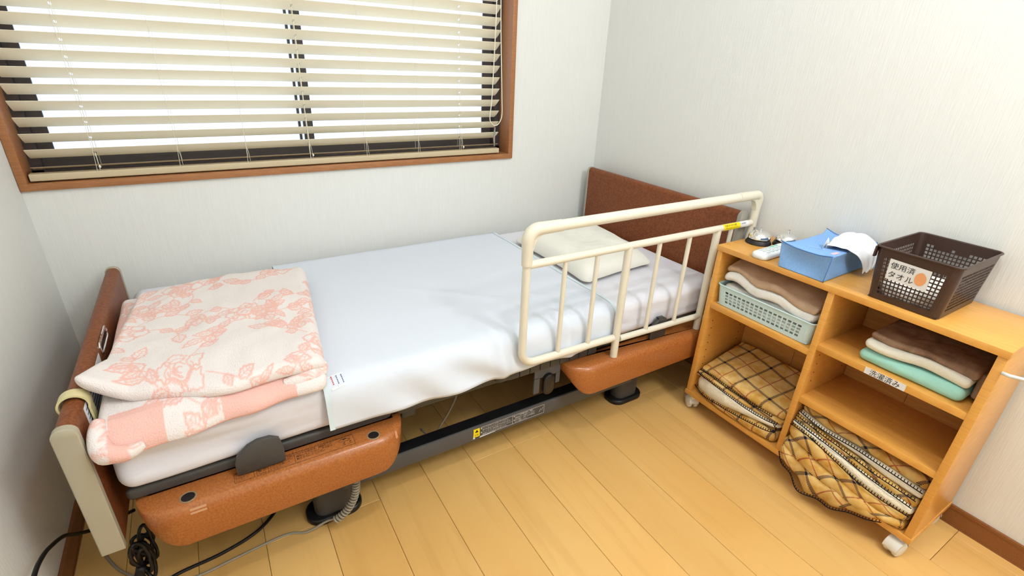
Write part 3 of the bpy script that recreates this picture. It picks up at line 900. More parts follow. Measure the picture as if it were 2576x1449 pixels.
ct = mesh('care_label', [(-1.507, -0.868, 0.4745), (-1.470, -0.862, 0.4760), (-1.4685, -0.893, 0.4585), (-1.503, -0.897, 0.4535)], [(0, 1, 2, 3)], PAPER, ds)
for k in range(3):
    a = np.array([-1.4985 + 0.0115 * k, -0.870, 0.4752]); bq = np.array([-1.4965 + 0.0115 * k, -0.890, 0.4622])
    n_ = 5; dm = MB()
    for q in range(n_):
        p0 = a + (bq - a) * (q / n_); p1 = a + (bq - a) * ((q + 0.65) / n_)
        dm.tube([tuple(p0 + (0, -0.0006, 0.0006)), tuple(p1 + (0, -0.0006, 0.0006))], 0.0011 if k else 0.0014, 4)
    dm.build('care_label_print', INKN if k else INKR, ct)

# pillow
PC = [(-0.600, -0.235), (-0.165, -0.190), (-0.245, -0.690), (-0.605, -0.725)]
def wpil(S, uv):
    u = S[:, 0] / 0.42 + 0.5; v = S[:, 1] / 0.48 + 0.5
    a, b_ = 2 * u - 1, 2 * v - 1
    e = np.clip(1 - a ** 4, 0, 1) * np.clip(1 - b_ ** 4, 0, 1)
    pin = 1 - 0.055 * (1 - b_ ** 2) * np.abs(a) ** 3
    pin2 = 1 - 0.055 * (1 - a ** 2) * np.abs(b_) ** 3
    uu = 0.5 + (u - 0.5) * pin; vv = 0.5 + (v - 0.5) * pin2
    xy = bil([(*q, 0) for q in PC], uu, vv)
    W = S.copy(); W[:, :2] = xy[:, :2]
    zt = S[:, 2] / 0.075
    n1 = fbm(np.c_[u * 2, v * 2, zt * 0.3], 2.6, 3, 2.2)
    th = 0.016 + 0.062 * e ** 0.55 - 0.012 * np.exp(-((a + 0.15) ** 2 + b_ ** 2) / 0.25)
    W[:, 2] = 0.4700 + zt * th + zt * 0.006 * n1 * e + (1 - zt) * 0.006 * (1 - e)
    W[:, 2] += zt * 0.0035 * np.sin((a * 9 + b_ * 5)) * np.clip(np.abs(a * b_) * 1.2, 0, 1)
    return W
pl = slab('pillow', (0.42, 0.48, 0.075), 0.03, wpil, PILLOW, None, nu=60, nv=66, nw=3)
tag(pl, 'cream pillow lying on the mattress by the headboard', 'pillow')

# pink floral towelling blanket, folded, in two visible layers
def floral_raster():
    res = 700.0
    Wp, Hp = 560, 900
    A = np.zeros((Hp, Wp), np.float32)
    rnd = random.Random(11)
    def stamp(x, y, r):
        cx, cy, rr = x * res, y * res, r * res
        x0, x1, y0, y1 = int(cx - rr - 2), int(cx + rr + 3), int(cy - rr - 2), int(cy + rr + 3)
        if x1 < 0 or y1 < 0 or x0 >= Wp or y0 >= Hp: return
        x0c, y0c, x1c, y1c = max(x0, 0), max(y0, 0), min(x1, Wp), min(y1, Hp)
        if x1c <= x0c or y1c <= y0c: return
        yy, xx = np.mgrid[y0c:y1c, x0c:x1c]
        dd = np.hypot(xx - cx, yy - cy)
        A[y0c:y1c, x0c:x1c] = np.maximum(A[y0c:y1c, x0c:x1c], np.clip(rr - dd + 0.5, 0, 1))
    def stroke(P, r):
        for (x, y) in P: stamp(x, y, r)
    def leaf(x, y, a, L, wd, fill=False):
        n = 46; ca, sa = math.cos(a), math.sin(a)
        for s in (-1, 1):
            pts = []
            for i in range(n + 1):
                t = i / n
                w_ = s * wd * math.sin(math.pi * t ** 0.8) * (1 + 0.16 * math.sin(t * 26))
                pts.append((x + ca * L * t - sa * w_, y + sa * L * t + ca * w_))
            stroke(pts, 0.0023)
        stroke([(x + ca * L * t, y + sa * L * t) for t in np.linspace(0, 0.72, 24)], 0.0015)
        for t in (0.3, 0.5, 0.68):
            for s in (-1, 1):
                stroke([(x + ca * (L * t + q * 0.5) - sa * s * q, y + sa * (L * t + q * 0.5) + ca * s * q) for q in np.linspace(0, wd * 0.55, 8)], 0.0011)
    def flower(x, y, R, ph):
        st = rnd.uniform(1.0, 1.35); sa = rnd.uniform(0, 3.14)
        def E(px, py):
            c, q = math.cos(sa), math.sin(sa); u_, v_ = px * c + py * q, -px * q + py * c
            u_ *= st; return (x + u_ * c - v_ * q, y + u_ * q + v_ * c)
        n_ = rnd.choice((5, 6, 7))
        for k in range(n_):                      # ragged outer petals
            a = ph + 2 * math.pi * k / n_ + rnd.uniform(-0.25, 0.25); L_ = R * rnd.uniform(0.75, 1.2); w_ = R * rnd.uniform(0.28, 0.42)
            for s in (-1, 1):
                stroke([E(math.cos(a) * (R * 0.35 + L_ * 0.7 * t) - math.sin(a) * s * w_ * math.sin(math.pi * t ** 0.7) * (1 + 0.2 * math.sin(t * 19)),
                          math.sin(a) * (R * 0.35 + L_ * 0.7 * t) + math.cos(a) * s * w_ * math.sin(math.pi * t ** 0.7) * (1 + 0.2 * math.sin(t * 19))) for t in np.linspace(0, 1, 44)], 0.0021)
        for m_ in range(9):                      # overlapping arcs of the rose
            r0 = R * (0.10 + 0.055 * m_); a0 = rnd.uniform(0, 6.28)
            stroke([E(r0 * math.cos(t) * (1 + 0.1 * math.sin(4 * t)), r0 * math.sin(t) * (1 + 0.1 * math.sin(4 * t))) for t in np.linspace(a0, a0 + rnd.uniform(1.6, 3.4), 34)], 0.0018)
    def stem(x, y, a, L, curv):
        P_ = []; cx, cy = x, y
        n = 90
        for i in range(n):
            cx += math.cos(a) * L / n; cy += math.sin(a) * L / n; a += curv / n; P_.append((cx, cy))
        stroke(P_, 0.0015)
        return P_, a
    spots = [(0.10, 0.10, .048), (0.40, 0.17, .056), (0.66, 0.08, .05), (0.22, 0.36, .055), (0.55, 0.40, .05), (0.07, 0.60, .05), (0.36, 0.63, .058), (0.64, 0.69, .05), (0.18, 0.86, .052), (0.47, 0.92, .055), (0.71, 0.96, .05), (0.74, 0.33, .05), (0.30, 1.12, .05), (0.60, 1.15, .05)]
    for (x, y, R) in spots:
        ph = rnd.uniform(0, 6.28); flower(x, y, R, ph)
        for k in range(4):
            a0 = ph + 1.57 * k + rnd.uniform(-0.4, 0.4)
            P_, a = stem(x + math.cos(a0) * R, y + math.sin(a0) * R, a0, rnd.uniform(0.09, 0.16), rnd.uniform(-2.0, 2.0))
            leaf(P_[-1][0], P_[-1][1], a, rnd.uniform(0.04, 0.065), rnd.uniform(0.010, 0.016))
            for q in (25, 45, 62, 78):
                if rnd.random() < 0.8: leaf(P_[q][0], P_[q][1], a0 + rnd.choice((-1, 1)) * rnd.uniform(0.5, 1.1), rnd.uniform(0.028, 0.055), rnd.uniform(0.008, 0.014))
    for k in range(46):
        x, y, a0 = rnd.uniform(0.02, 0.78), rnd.uniform(0.05, 1.2), rnd.uniform(0, 6.28)
        P_, a = stem(x, y, a0, rnd.uniform(0.05, 0.1), rnd.uniform(-2.0, 2.0))
        leaf(P_[-1][0], P_[-1][1], a, rnd.uniform(0.035, 0.06), rnd.uniform(0.010, 0.016))
        for q in (10, 40, 66): leaf(P_[q][0], P_[q][1], a0 + rnd.choice((-1, 1)) * rnd.uniform(0.5, 1.1), rnd.uniform(0.03, 0.055), rnd.uniform(0.009, 0.015))
    return A, res
FA, FRES = floral_raster()
CRM = np.array([0.86, 0.785, 0.76]); PNK = np.array([0.87, 0.52, 0.455])
def fl_sample(u, v):
    X = np.clip(u * FRES, 0, FA.shape[1] - 2); Y = np.clip(v * FRES, 0, FA.shape[0] - 2)
    i, j = X.astype(int), Y.astype(int); fx, fy = X - i, Y - j
    return (FA[j, i] * (1 - fx) * (1 - fy) + FA[j, i + 1] * fx * (1 - fy) + FA[j + 1, i] * (1 - fx) * fy + FA[j + 1, i + 1] * fx * fy)
def vfl(du, dv, solid=None):
    def f(uv, S, onx, ony):
        a = fl_sample(uv[:, 0] + du, uv[:, 1] + dv)
        if solid is not None: a = solid(a, uv, S)
        c = CRM[None] * (1 - a[:, None]) + PNK[None] * a[:, None]
        return np.c_[c, np.ones(len(c))]
    return f
bk = thing('towel_blanket', (-1.70, -0.50, 0.468), 'folded pink and cream floral towelling blanket on the foot end of the mattress', 'blanket')
def wlow(S, uv):
    u = np.clip(S[:, 0] / 0.48 + 0.5, -0.02, 1.02); v = S[:, 1] / 0.65 + 0.5
    xy = bil([(-1.938, -0.262, 0), (-1.462, -0.255, 0), (-1.512, -0.902, 0), (-1.936, -0.918, 0)], u, v)
    zt = S[:, 2] / 0.034
    W = S.copy(); W[:, :2] = xy[:, :2]
    n1 = fbm(np.c_[u * 3, v * 3, zt], 1.6, 3, 5.5)
    W[:, 2] = 0.4765 + zt * (0.034 + 0.004 * n1)
    dr = np.clip((0.07 - v) / 0.07, 0, 1)
    lf = np.clip(1 - u / 0.9, 0, 1)
    W[:, 2] -= dr ** 1.3 * (0.012 + 0.030 * lf)
    W[:, 1] -= dr * 0.006 + 0.004 * np.sin(u * 22) * dr
    return W
def sol_low(a, uv, S):
    front = uv[:, 1] < -0.26
    x = uv[:, 0]
    band = ((x > -0.215) & (x < -0.115)) | ((x > 0.0) & (x < 0.165))
    a = np.where(front & band, 1.0, a)
    back = (x < -0.205) & (uv[:, 1] > 0.08) & (uv[:, 1] < 0.2)
    return np.where(back, 0.85, a)
slab('lower_layer', (0.48, 0.65, 0.034), 0.016, wlow, FLORAL, bk, nu=200, nv=200, nw=3, vfun=vfl(0.30, 0.5, sol_low))
def wtop(S, uv):
    u = np.clip(S[:, 0] / 0.50 + 0.5, -0.02, 1.02); v = S[:, 1] / 0.61 + 0.5
    vv = v
    xy = bil([(-1.888, -0.330, 0), (-1.442, -0.290, 0), (-1.508, -0.886, 0), (-1.938, -0.795, 0)], u, vv)
    zt = S[:, 2] / 0.036
    W = S.copy(); W[:, :2] = xy[:, :2]
    n1 = fbm(np.c_[u * 2, v * 2, zt * 0.2], 1.7, 3, 9.5)
    W[:, 2] = 0.510 + zt * (0.036 + 0.005 * n1) + 0.003 * n1
    fr = np.clip((0.12 - v) / 0.12, 0, 1)
    # front edge swings in the middle, pointed corner over the footboard
    W[:, 1] += np.clip((v - 0.6) / 0.4, 0, 1) * 0.045 * np.sin(np.clip(u * 0.9 + 0.1, 0, 1) * math.pi) ** 0.8
    W[:, 1] -= fr * (0.040 * np.sin(np.clip(u, 0, 1) * math.pi * 1.05) + 0.006 * np.sin(u * 15))
    W[:, 2] -= fr ** 1.5 * (0.010 * np.sin(np.clip(u, 0, 1) * math.pi))
    tip = np.clip(1 - u / 0.14, 0, 1) * np.clip(1 - v / 0.22, 0, 1)
    W[:, 0] -= tip * 0.026
    W[:, 2] += tip * 0.040 + np.clip(1 - u / 0.1, 0, 1) * 0.004
    rt = np.clip((u - 0.93) / 0.07, 0, 1)
    W[:, 2] -= rt ** 2 * 0.014
    bk_ = np.clip((v - 0.93) / 0.07, 0, 1)
    W[:, 2] -= bk_ ** 2 * 0.012
    return W
slab('upper_layer', (0.50, 0.61, 0.036), 0.0165, wtop, FLORAL, bk, nu=250, nv=340, nw=3, vfun=vfl(0.30, 0.62))
# rolled corner at the front right and the tucked roll at the front left
def roll(pts, rad, seed):
    P = smooth_path(pts, 8)
    R = np.interp(np.linspace(0, 1, len(P)), np.linspace(0, 1, len(rad)), rad)
    v, f = tube_vf(P, list(R), 20)
    v = [Vector(q) + Vector((noise.noise(Vector(q) * 30 + Vector((seed, 0, 0))),) * 3) * 0.003 for q in v]
    vv = np.array([tuple(q) for q in v])
    a = fl_sample(vv[:, 0] - vv[:, 0].min() + 0.1 + 0.02 * seed, vv[:, 2] * 2 - 0.7 + (vv[:, 1] + 0.9))
    if seed == 2: a = np.where((vv[:, 0] > -1.915) & (vv[:, 0] < -1.885), 1.0, a)
    c = CRM[None] * (1 - a[:, None]) + PNK[None] * a[:, None]
    mesh('fold_roll', v, f, FLORAL, bk, smooth=True, vcol=np.c_[c, np.ones(len(c))])
roll([(-1.60, -0.880, 0.497), (-1.55, -0.885, 0.500), (-1.522, -0.872, 0.502), (-1.512, -0.845, 0.500)], [0.010, 0.018, 0.019, 0.012], 1)
roll([(-1.928, -0.870, 0.514), (-1.931, -0.900, 0.494), (-1.920, -0.923, 0.473), (-1.892, -0.927, 0.466), (-1.862, -0.920, 0.469)], [0.010, 0.018, 0.021, 0.017, 0.008], 2)

# beige loop hooked over the footboard
hk = []
for a in np.linspace(-20, 200, 22):
    r_ = 0.0215
    hk.append((-1.970 + (r_ + 0.001) * math.cos(math.radians(a)), 0, 0.5215 + 0.0015 + r_ * math.sin(math.radians(a))))
v, f = [], []
for (x, y, z) in [(-1.9475, 0, 0.46)] + hk + [(-1.9925, 0, 0.455)]:
    cx = (x + 1.970); n_ = Vector((cx, 0, z - 0.5215)) if z > 0.5 else Vector((math.copysign(1, cx), 0, 0)); n_.normalize()
    for (o_, yy) in ((0, -0.812), (0, -0.786), (0.004, -0.786), (0.004, -0.812)):
        v.append((x + n_.x * o_, yy, z + n_.z * o_))
m_ = len(v) // 4
for i in range(m_ - 1):
    for j in range(4): f.append((i * 4 + j, i * 4 + (j + 1) % 4, (i + 1) * 4 + (j + 1) % 4, (i + 1) * 4 + j))
f += [(3, 2, 1, 0), tuple((m_ - 1) * 4 + j for j in range(4))]
o = mesh('remote_hook', v, f, M('pale_yellow_plastic', srgb(226, 214, 160), 0.4), None, smooth=True, angle=40)
tag(o, 'pale yellow plastic hook bent over the top of the footboard', 'hook')

# ================================================================== BED RAIL
rail = thing('bed_side_rail', (-0.50, -0.922, 0.303), 'ivory metal safety rail with upright bars standing in the bed side cover', 'bed rail')
YR = -0.922
def P(x, z, y=YR): return Vector((x, y, z))
ex, ez = (1, 0, 0), (0, 0, 1)
xl, xr, zt_, zm, zb, zb2 = -0.990, -0.034, 0.786, 0.689, 0.384, 0.360
# main tube: bottom bar, left upright, up to the sleeve
main = [P(-0.640, zb - 0.008)] + arc((xl + 0.045, YR, zb + 0.042), 0.045, 270, 180, (ex, ez), 8) + [P(xl, 0.72)]
tube('main_tube', main, 0.0115, IVORY, rail, 14)
tube('top_bar', [P(-0.90, zt_), P(-0.12, zt_)], 0.0150, IVORY, rail, 16)
tube('corner_sleeve', [P(xl, 0.690), P(xl, 0.70), P(xl, 0.735)] + arc((xl + 0.030, YR, zt_ - 0.030), 0.030, 180, 90, (ex, ez), 8) + [P(-0.93, zt_), P(-0.885, zt_)], [0.0150, 0.0152, 0.0155] + [0.0175] * 9 + [0.0168, 0.0160], IVORYC, rail, 16)
tube('corner_sleeve', [P(xr, 0.672), P(xr, 0.70), P(xr, 0.735)] + arc((xr - 0.018, YR, zt_ - 0.018), 0.018, 0, 90, (ex, ez), 6) + [P(-0.10, zt_), P(-0.150, zt_)], [0.0135, 0.0140, 0.0145] + [0.0160] * 7 + [0.0162, 0.0160], IVORYC, rail, 16)
# webs inside the two upper corners
for (cx, s_) in ((xl, 1), (xr, -1)):
    prof = [(cx, 0.735), (cx, zt_), (cx + s_ * 0.05, zt_)] + [(cx + s_ * (0.05 - 0.035 * math.sin(a)), 0.735 + 0.038 * math.cos(a)) for a in np.linspace(0, math.pi / 2, 7)]
    prism_y('corner_web', prof, YR - 0.009, YR + 0.009, IVORYC, rail)
tube('end_upright', [P(xr - 0.004, 0.68), P(xr - 0.010, 0.36)], 0.0105, IVORY, rail, 12)
tube('middle_bar', [P(xl, zm), P(xr - 0.012, zm - 0.003)], 0.0115, IVORY, rail, 14)
tube('lower_bar', [P(-0.612, zb2 + 0.006), P(-0.240, zb2 - 0.003), P(-0.226, zb2 - 0.001)], 0.0105, IVORY, rail, 12)
tube('post', [P(-0.627, zm), P(-0.627, 0.3035)], 0.0125, IVORY, rail, 14)
tube('post', [P(-0.222, zm), P(-0.222, 0.3035)], 0.0125, IVORY, rail, 14)
for (x, z0) in ((-0.862, zb - 0.006), (-0.747, zb - 0.008), (-0.495, zb2 + 0.003), (-0.358, zb2), (-0.149, zb2 - 0.02)):
    tube('bar', [P(x, zm), P(x, z0)], 0.0072, IVORY, rail, 12)
tube('foot_bar', [P(-0.222, zb2 - 0.02), P(xr - 0.01, zb2 - 0.02)], 0.0095, IVORY, rail, 12)
# stickers wrapped on the middle bar
def sticker(x0, x1, mat, r=0.0119, a0=95, a1=215):
    v, f = [], []
    angs = np.linspace(a0, a1, 10)
    for x in (x0, x1):
        for a in angs: v.append((x, YR + r * math.cos(math.radians(a)), zm - 0.003 * (x - xl) / (xr - xl) + r * math.sin(math.radians(a))))
    n_ = len(angs)
    for j in range(n_ - 1): f.append((j, j + 1, n_ + j + 1, n_ + j))
    return mesh('sticker', v, f, mat, rail, smooth=True)
s1 = sticker(-0.205, -0.118, YELLOW)
s2 = sticker(-0.117, -0.072, PAPER)
def rail_text(body, size, x, a, mat, par):
    rr = 0.0123
    o_ = (x, YR + rr * math.cos(math.radians(a)), zm - 0.0025 + rr * math.sin(math.radians(a)))
    text('sticker_print', body, size, o_, (1, 0, -0.003), (0, -math.sin(math.radians(a)) * -1, math.cos(math.radians(a)) * -1), mat, par, ext=0.0002)
rail_text('注意 はさまれ注意', 0.0075, -0.200, 150, INK, s1)
rail_text('手足を入れないでください', 0.0055, -0.198, 185, INK, s1)
rail_text('適合確認', 0.006, -0.113, 155, INKN, s2)

# ================================================================== CABLES
g = thing('grey_cord', (-1.60, -0.84, 0), 'thin grey bed control cord with a coiled end lying on the floor', 'cord')
coil = []
ctr = smooth_path([(-1.470, -0.882, 0.195), (-1.473, -0.888, 0.155), (-1.481, -0.890, 0.105), (-1.500, -0.891, 0.068), (-1.523, -0.889, 0.046), (-1.540, -0.884, 0.034)], 5)
dist = [0]
for a_, b_ in zip(ctr[:-1], ctr[1:]): dist.append(dist[-1] + (b_ - a_).length)
Lc = dist[-1]; turns = 21; N_ = turns * 12
for i in range(N_ + 1):
    s_ = Lc * i / N_
    k = max(j for j in range(len(dist)) if dist[j] <= s_ + 1e-9); k = min(k, len(ctr) - 2)
    t_ = (s_ - dist[k]) / max(dist[k + 1] - dist[k], 1e-6)
    c_ = ctr[k].lerp(ctr[k + 1], t_); T_ = (ctr[k + 1] - ctr[k]).normalized()
    A_ = T_.cross(Vector((0, 1, 0.2))).normalized(); B_ = T_.cross(A_)
    a = 2 * math.pi * i / 12
    coil.append(c_ + (A_ * math.cos(a) + B_ * math.sin(a)) * 0.0085)
tube('coil', coil, 0.0029, CABLEG, g, 6)
tube('lead', smooth_path([(-1.538, -0.876, 0.030), (-1.560, -0.866, 0.022), (-1.61, -0.858, 0.0035), (-1.66, -0.840, 0.0035), (-1.773, -0.849, 0.0035), (-1.852, -0.858, 0.0035), (-1.93, -0.850, 0.0035), (-1.999, -0.779, 0.0035), (-2.034, -0.732, 0.0035), (-2.064, -0.665, 0.0035), (-2.078, -0.597, 0.0035), (-2.075, -0.50, 0.0035)], 8), 0.0032, CABLEG, g, 8)
o = tube('black_cord', smooth_path([(-1.62, -0.60, 0.05), (-1.640, -0.68, 0.006), (-1.663, -0.734, 0.0045), (-1.721, -0.791, 0.0045), (-1.806, -0.819, 0.0045), (-1.902, -0.829, 0.0048), (-1.920, -0.855, 0.0140), (-1.930, -0.91, 0.0075), (-1.94, -1.02, 0.0048)], 8), 0.0042, CABLEB, None, 8)
tag(o, 'black cord running out from under the bed across the floor', 'cord')
o = tube('power_cable', smooth_path([(-1.99, -0.62, 0.06), (-2.03, -0.60, 0.035), (-2.066, -0.612, 0.033), (-2.089, -0.68, 0.097), (-2.092, -0.735, 0.151), (-2.094, -0.80, 0.192), (-2.092, -0.854, 0.220), (-2.088, -0.919, 0.240), (-2.08, -1.02, 0.245)], 8), 0.0046, CABLEB, None, 8)
tag(o, 'black power cable curving up beside the left wall behind the footboard', 'cord')
o = tube('white_cable', smooth_path([(-1.088, -0.70, 0.25), (-1.092, -0.70, 0.165), (-1.12, -0.70, 0.105), (-1.158, -0.70, 0.05), (-1.176, -0.70, 0.0035), (-1.19, -0.62, 0.0035)], 8), 0.0032, CABLEG, None, 8)
tag(o, 'pale cable hanging down under the middle of the bed', 'cord')
bd = MB()
rb = random.Random(5)
for k in range(9):
    cx, cz = -1.948 + rb.uniform(-0.010, 0.010), 0.128 + rb.uniform(-0.018, 0.014)
    rx_, rz_ = rb.uniform(0.008, 0.016), rb.uniform(0.030, 0.048); tl = rb.uniform(-0.5, 0.3); yy = -0.868 + 0.007 * k
    bd.tube([(cx + rx_ * math.cos(t) * math.cos(tl) - rz_ * math.sin(t) * math.sin(tl), yy + 0.006 * math.sin(2 * t + k), cz + rx_ * math.cos(t) * math.sin(tl) + rz_ * math.sin(t) * math.cos(tl)) for t in np.linspace(0, 2 * math.pi, 22, endpoint=False)], 0.0040, 6, True)
bd.tube(smooth_path([(-1.952, -0.862, 0.105), (-1.962, -0.868, 0.075), (-1.962, -0.872, 0.045), (-1.970, -0.872, 0.012)], 4), [0.010] * 4 + [0.015] * 4 + [0.012] * 4 + [0.007], 8)
bd.tube([(-1.985, -0.878, 0.075), (-1.950, -0.878, 0.066)], 0.008, 8)
cb = bd.build('cable_bundle', CABLEB, None, True)
tag(cb, 'black bundled cable tied up below the footboard corner', 'cord')

# ================================================================== CABINET
D0, D1 = -0.2706, -0.014
Y0, Y1 = -0.967, -1.714
cab = thing('open_cabinet', (-0.142, -1.34, 0), 'light orange wooden open shelf cabinet on white casters by the wall', 'cabinet')
ctop = box('top_panel', D0, D1, Y1, Y0, 0.635, 0.6525, CABH, cab, 0.0008)
box('bottom_panel', D0, D1, Y1, Y0, 0.0625, 0.080, CABH, cab, 0.0008)
TP = 0.0175
def upright(name, ya, yb, front):
    o = box(name, front, D1 + 0.002, ya, yb, 0.080, 0.635, CAB, cab, 0.0006)
    return o
FI = D0 + 0.003
sl = upright('side_panel', Y0 - 0.003 - TP, Y0 - 0.003, FI)
sr = upright('side_panel', Y1 + 0.002, Y1 + 0.002 + TP, FI)
dv = upright('divider', -1.3480, -1.3300, FI)
def shelf(ya, yb, zt): return box('shelf', FI + 0.001, D1 - 0.006, yb, ya, zt - 0.0190, zt, CABH, cab, 0.0006)
shA = shelf(Y0 - 0.0035 - TP, -1.3300, 0.449)
shB = shelf(-1.3480, Y1 + 0.002 + TP, 0.4770)
shC = shelf(-1.3480, Y1 + 0.002 + TP, 0.2960)
# back made of boards with a visible joint in each bay
for (ya, yb) in ((-0.988, -1.185), (-1.186, -1.3295), (-1.3485, -1.520), (-1.521, -1.694)):
    box('back_board', -0.0215, -0.0165, yb, ya, 0.0805, 0.6345, CABB, cab)
# shelf peg holes
def pegs(par, y, s_, zs):
    for z in zs:
        for x in (-0.232, -0.058):
            lathe('peg_hole', (x, y, z), [(0.0022, 0), (0.0022, 0.0003 * s_)], HOLE, par, 8, axis='y')
pegs(sl, Y0 - 0.003 - TP, -1, [0.19 + 0.03 * k for k in range(7)])
pegs(dv, -1.3480, -1, [0.16 + 0.03 * k for k in range(4)] + [0.34 + 0.03 * k for k in range(4)])
# label on the shelf edge
lt = box('shelf_label', FI - 0.0002, FI + 0.0008, -1.571, -1.476, 0.4585, 0.4768, PAPER, shB)
text('shelf_label_print', '洗濯済み', 0.0192, (FI - 0.0004, -1.488, 0.4612), (0, -1, 0), (0, 0, 1), INK, lt, sx=0.93)
# casters
def caster(x, y, ang):
    c = bpy.data.objects.new('caster', None); reg(c, (x, y, 0.0), cab)
    ca, sa = math.cos(ang), math.sin(ang)
    def tr(a, b_, cc): return (x + a * ca - b_ * sa, y + a * sa + b_ * ca, cc)
    r_ = 0.0235
    for s_ in (-1, 1):
        v, f = [], []
        prof = [(0.0, 0.0045), (r_ - 0.003, 0.0045), (r_, 0.0065), (r_, 0.0145), (r_ - 0.003, 0.0175), (0.012, 0.0195), (0.0, 0.0198)]
        n_ = 28
        for (rr, h) in prof:
            for j in range(n_):
                a = 2 * math.pi * j / n_
                v.append(tr(0.010 + max(rr, 0.0001) * math.cos(a), s_ * h, r_ + max(rr, 0.0001) * math.sin(a)))
        for i in range(len(prof) - 1):
            for j in range(n_): f.append((i * n_ + j, i * n_ + (j + 1) % n_, (i + 1) * n_ + (j + 1) % n_, (i + 1) * n_ + j))
        f += [tuple(range(n_)), tuple((len(prof) - 1) * n_ + j for j in range(n_))]
        mesh('wheel', v, f, CASTER, c, smooth=True, angle=40)
    # hood over the wheels and the plate
    v, f = [], []
    angs = np.linspace(math.radians(-8), math.radians(172), 16); n_ = len(angs)
    for (rr, h) in ((r_ + 0.0012, -0.0185), (r_ + 0.0035, -0.0175), (r_ + 0.0035, 0.0175), (r_ + 0.0012, 0.0185)):
        for a in angs: v.append(tr(0.010 + rr * math.cos(a), h, r_ + rr * math.sin(a)))
    for i in range(3):
        for j in range(n_ - 1): f.append((i * n_ + j, i * n_ + j + 1, (i + 1) * n_ + j + 1, (i + 1) * n_ + j))
    hd = mesh('hood', v, f, CASTER, c, smooth=True, angle=40)
    so = hd.modifiers.new('thickness', 'SOLIDIFY'); so.thickness = 0.0012
    lathe('swivel', (x, y, 0.045), [(0.012, 0), (0.012, 0.0125), (0.022, 0.0145), (0.022, 0.0174)], CASTER, c, 20)
    return c
caster(-0.246, -1.690, math.radians(170))
caster(-0.246, -0.993, math.radians(60))
caster(-0.045, -1.690, math.radians(165))
caster(-0.045, -0.993, math.radians(40))
# towel bar fixed to the outside of the right panel
tb = MB(); tb.tube([(-0.2685, -1.7125, 0.601), (-0.2685, -1.726, 0.601), (-0.262, -1.80, 0.612), (-0.255, -1.90, 0.622)], 0.0042, 10)
tb.build('white_rod', M('white_rod_plastic', srgb(226, 226, 222), 0.35), sr, True)

# ---- call bells
def bell(cx, cy, label):
    z = 0.6525
    t = thing('call_bell', (cx, cy, z), label, 'bell', 'call bells on the cabinet')
    lathe('base', (cx, cy, z), [(0.0395, 0), (0.0405, 0.0015), (0.0400, 0.004), (0.0365, 0.010), (0.0345, 0.0145), (0.030, 0.0165)], BLACK, t, 44)
    prof = [(0.0335, 0.0165), (0.0348, 0.0175), (0.0348, 0.0205)]
    prof += [(0.0345 * math.cos(a) ** 0.75 if a < 1.55 else 0.001, 0.0205 + 0.0225 * math.sin(a)) for a in np.linspace(0.05, math.pi / 2, 14)]
    lathe('dome', (cx, cy, z), [(max(r, 0.0008), h) for r, h in prof], CHROME, t, 48, angle=30)
    lathe('plunger', (cx, cy, z + 0.0425), [(0.0036, 0), (0.0036, 0.003), (0.0018, 0.0035), (0.0018, 0.006), (0.0030, 0.0075), (0.0030, 0.0095), (0.0012, 0.0105), (0.0012, 0.0115), (0.0040, 0.0120), (0.0040, 0.0128), (0.001, 0.0132)], CHROME, t, 20)
    return t
bell(-0.1265, -1.015, 'silver call bell with black base on the cabinet corner nearest the bed')
bell(-0.0640, -1.073, 'silver call bell half hidden behind the blue tissue box')

# ---- remote control
rm = thing('remote_control', (-0.19, -1.107, 0.6525), 'white remote control lying on the cabinet beside the blue tissue box', 'remote control')
ang = math.radians(3)
def trr(x, y, z):
    dx, dy = x + 0.19, y + 1.107
    return (-0.19 + dx * math.cos(ang) - dy * math.sin(ang), -1.107 + dx * math.sin(ang) + dy * math.cos(ang), z)
rprism('body', -0.274, -0.105, -1.134, -1.080, (0.020, 0.008, 0.008, 0.020), [(0.6525, 0.006), (0.655, 0.002), (0.660, 0), (0.666, 0.0005), (0.6695, 0.003), (0.6715, 0.007), (0.672, 0.012)], REMOTE, rm, n=7, tr=trr)
for i in range(5):
    for j in range(3):
        x, y = -0.238 + i * 0.021, -1.119 + j * 0.0125
        green = i >= 3 and j == 2
        rprism('button', x - 0.0075, x + 0.0075, y - 0.004, y + 0.004, 0.002, [(0.6718, 0), (0.6733, 0.0002), (0.6738, 0.001)], REMG if green else REMB, rm, n=3, tr=trr)
        MB().box(*sum([sorted(q) for q in ((x - 0.005, x + 0.003), (y - 0.0062, y - 0.0052))], []), 0.6719, 0.6721).build('button_print', REMD, rm)

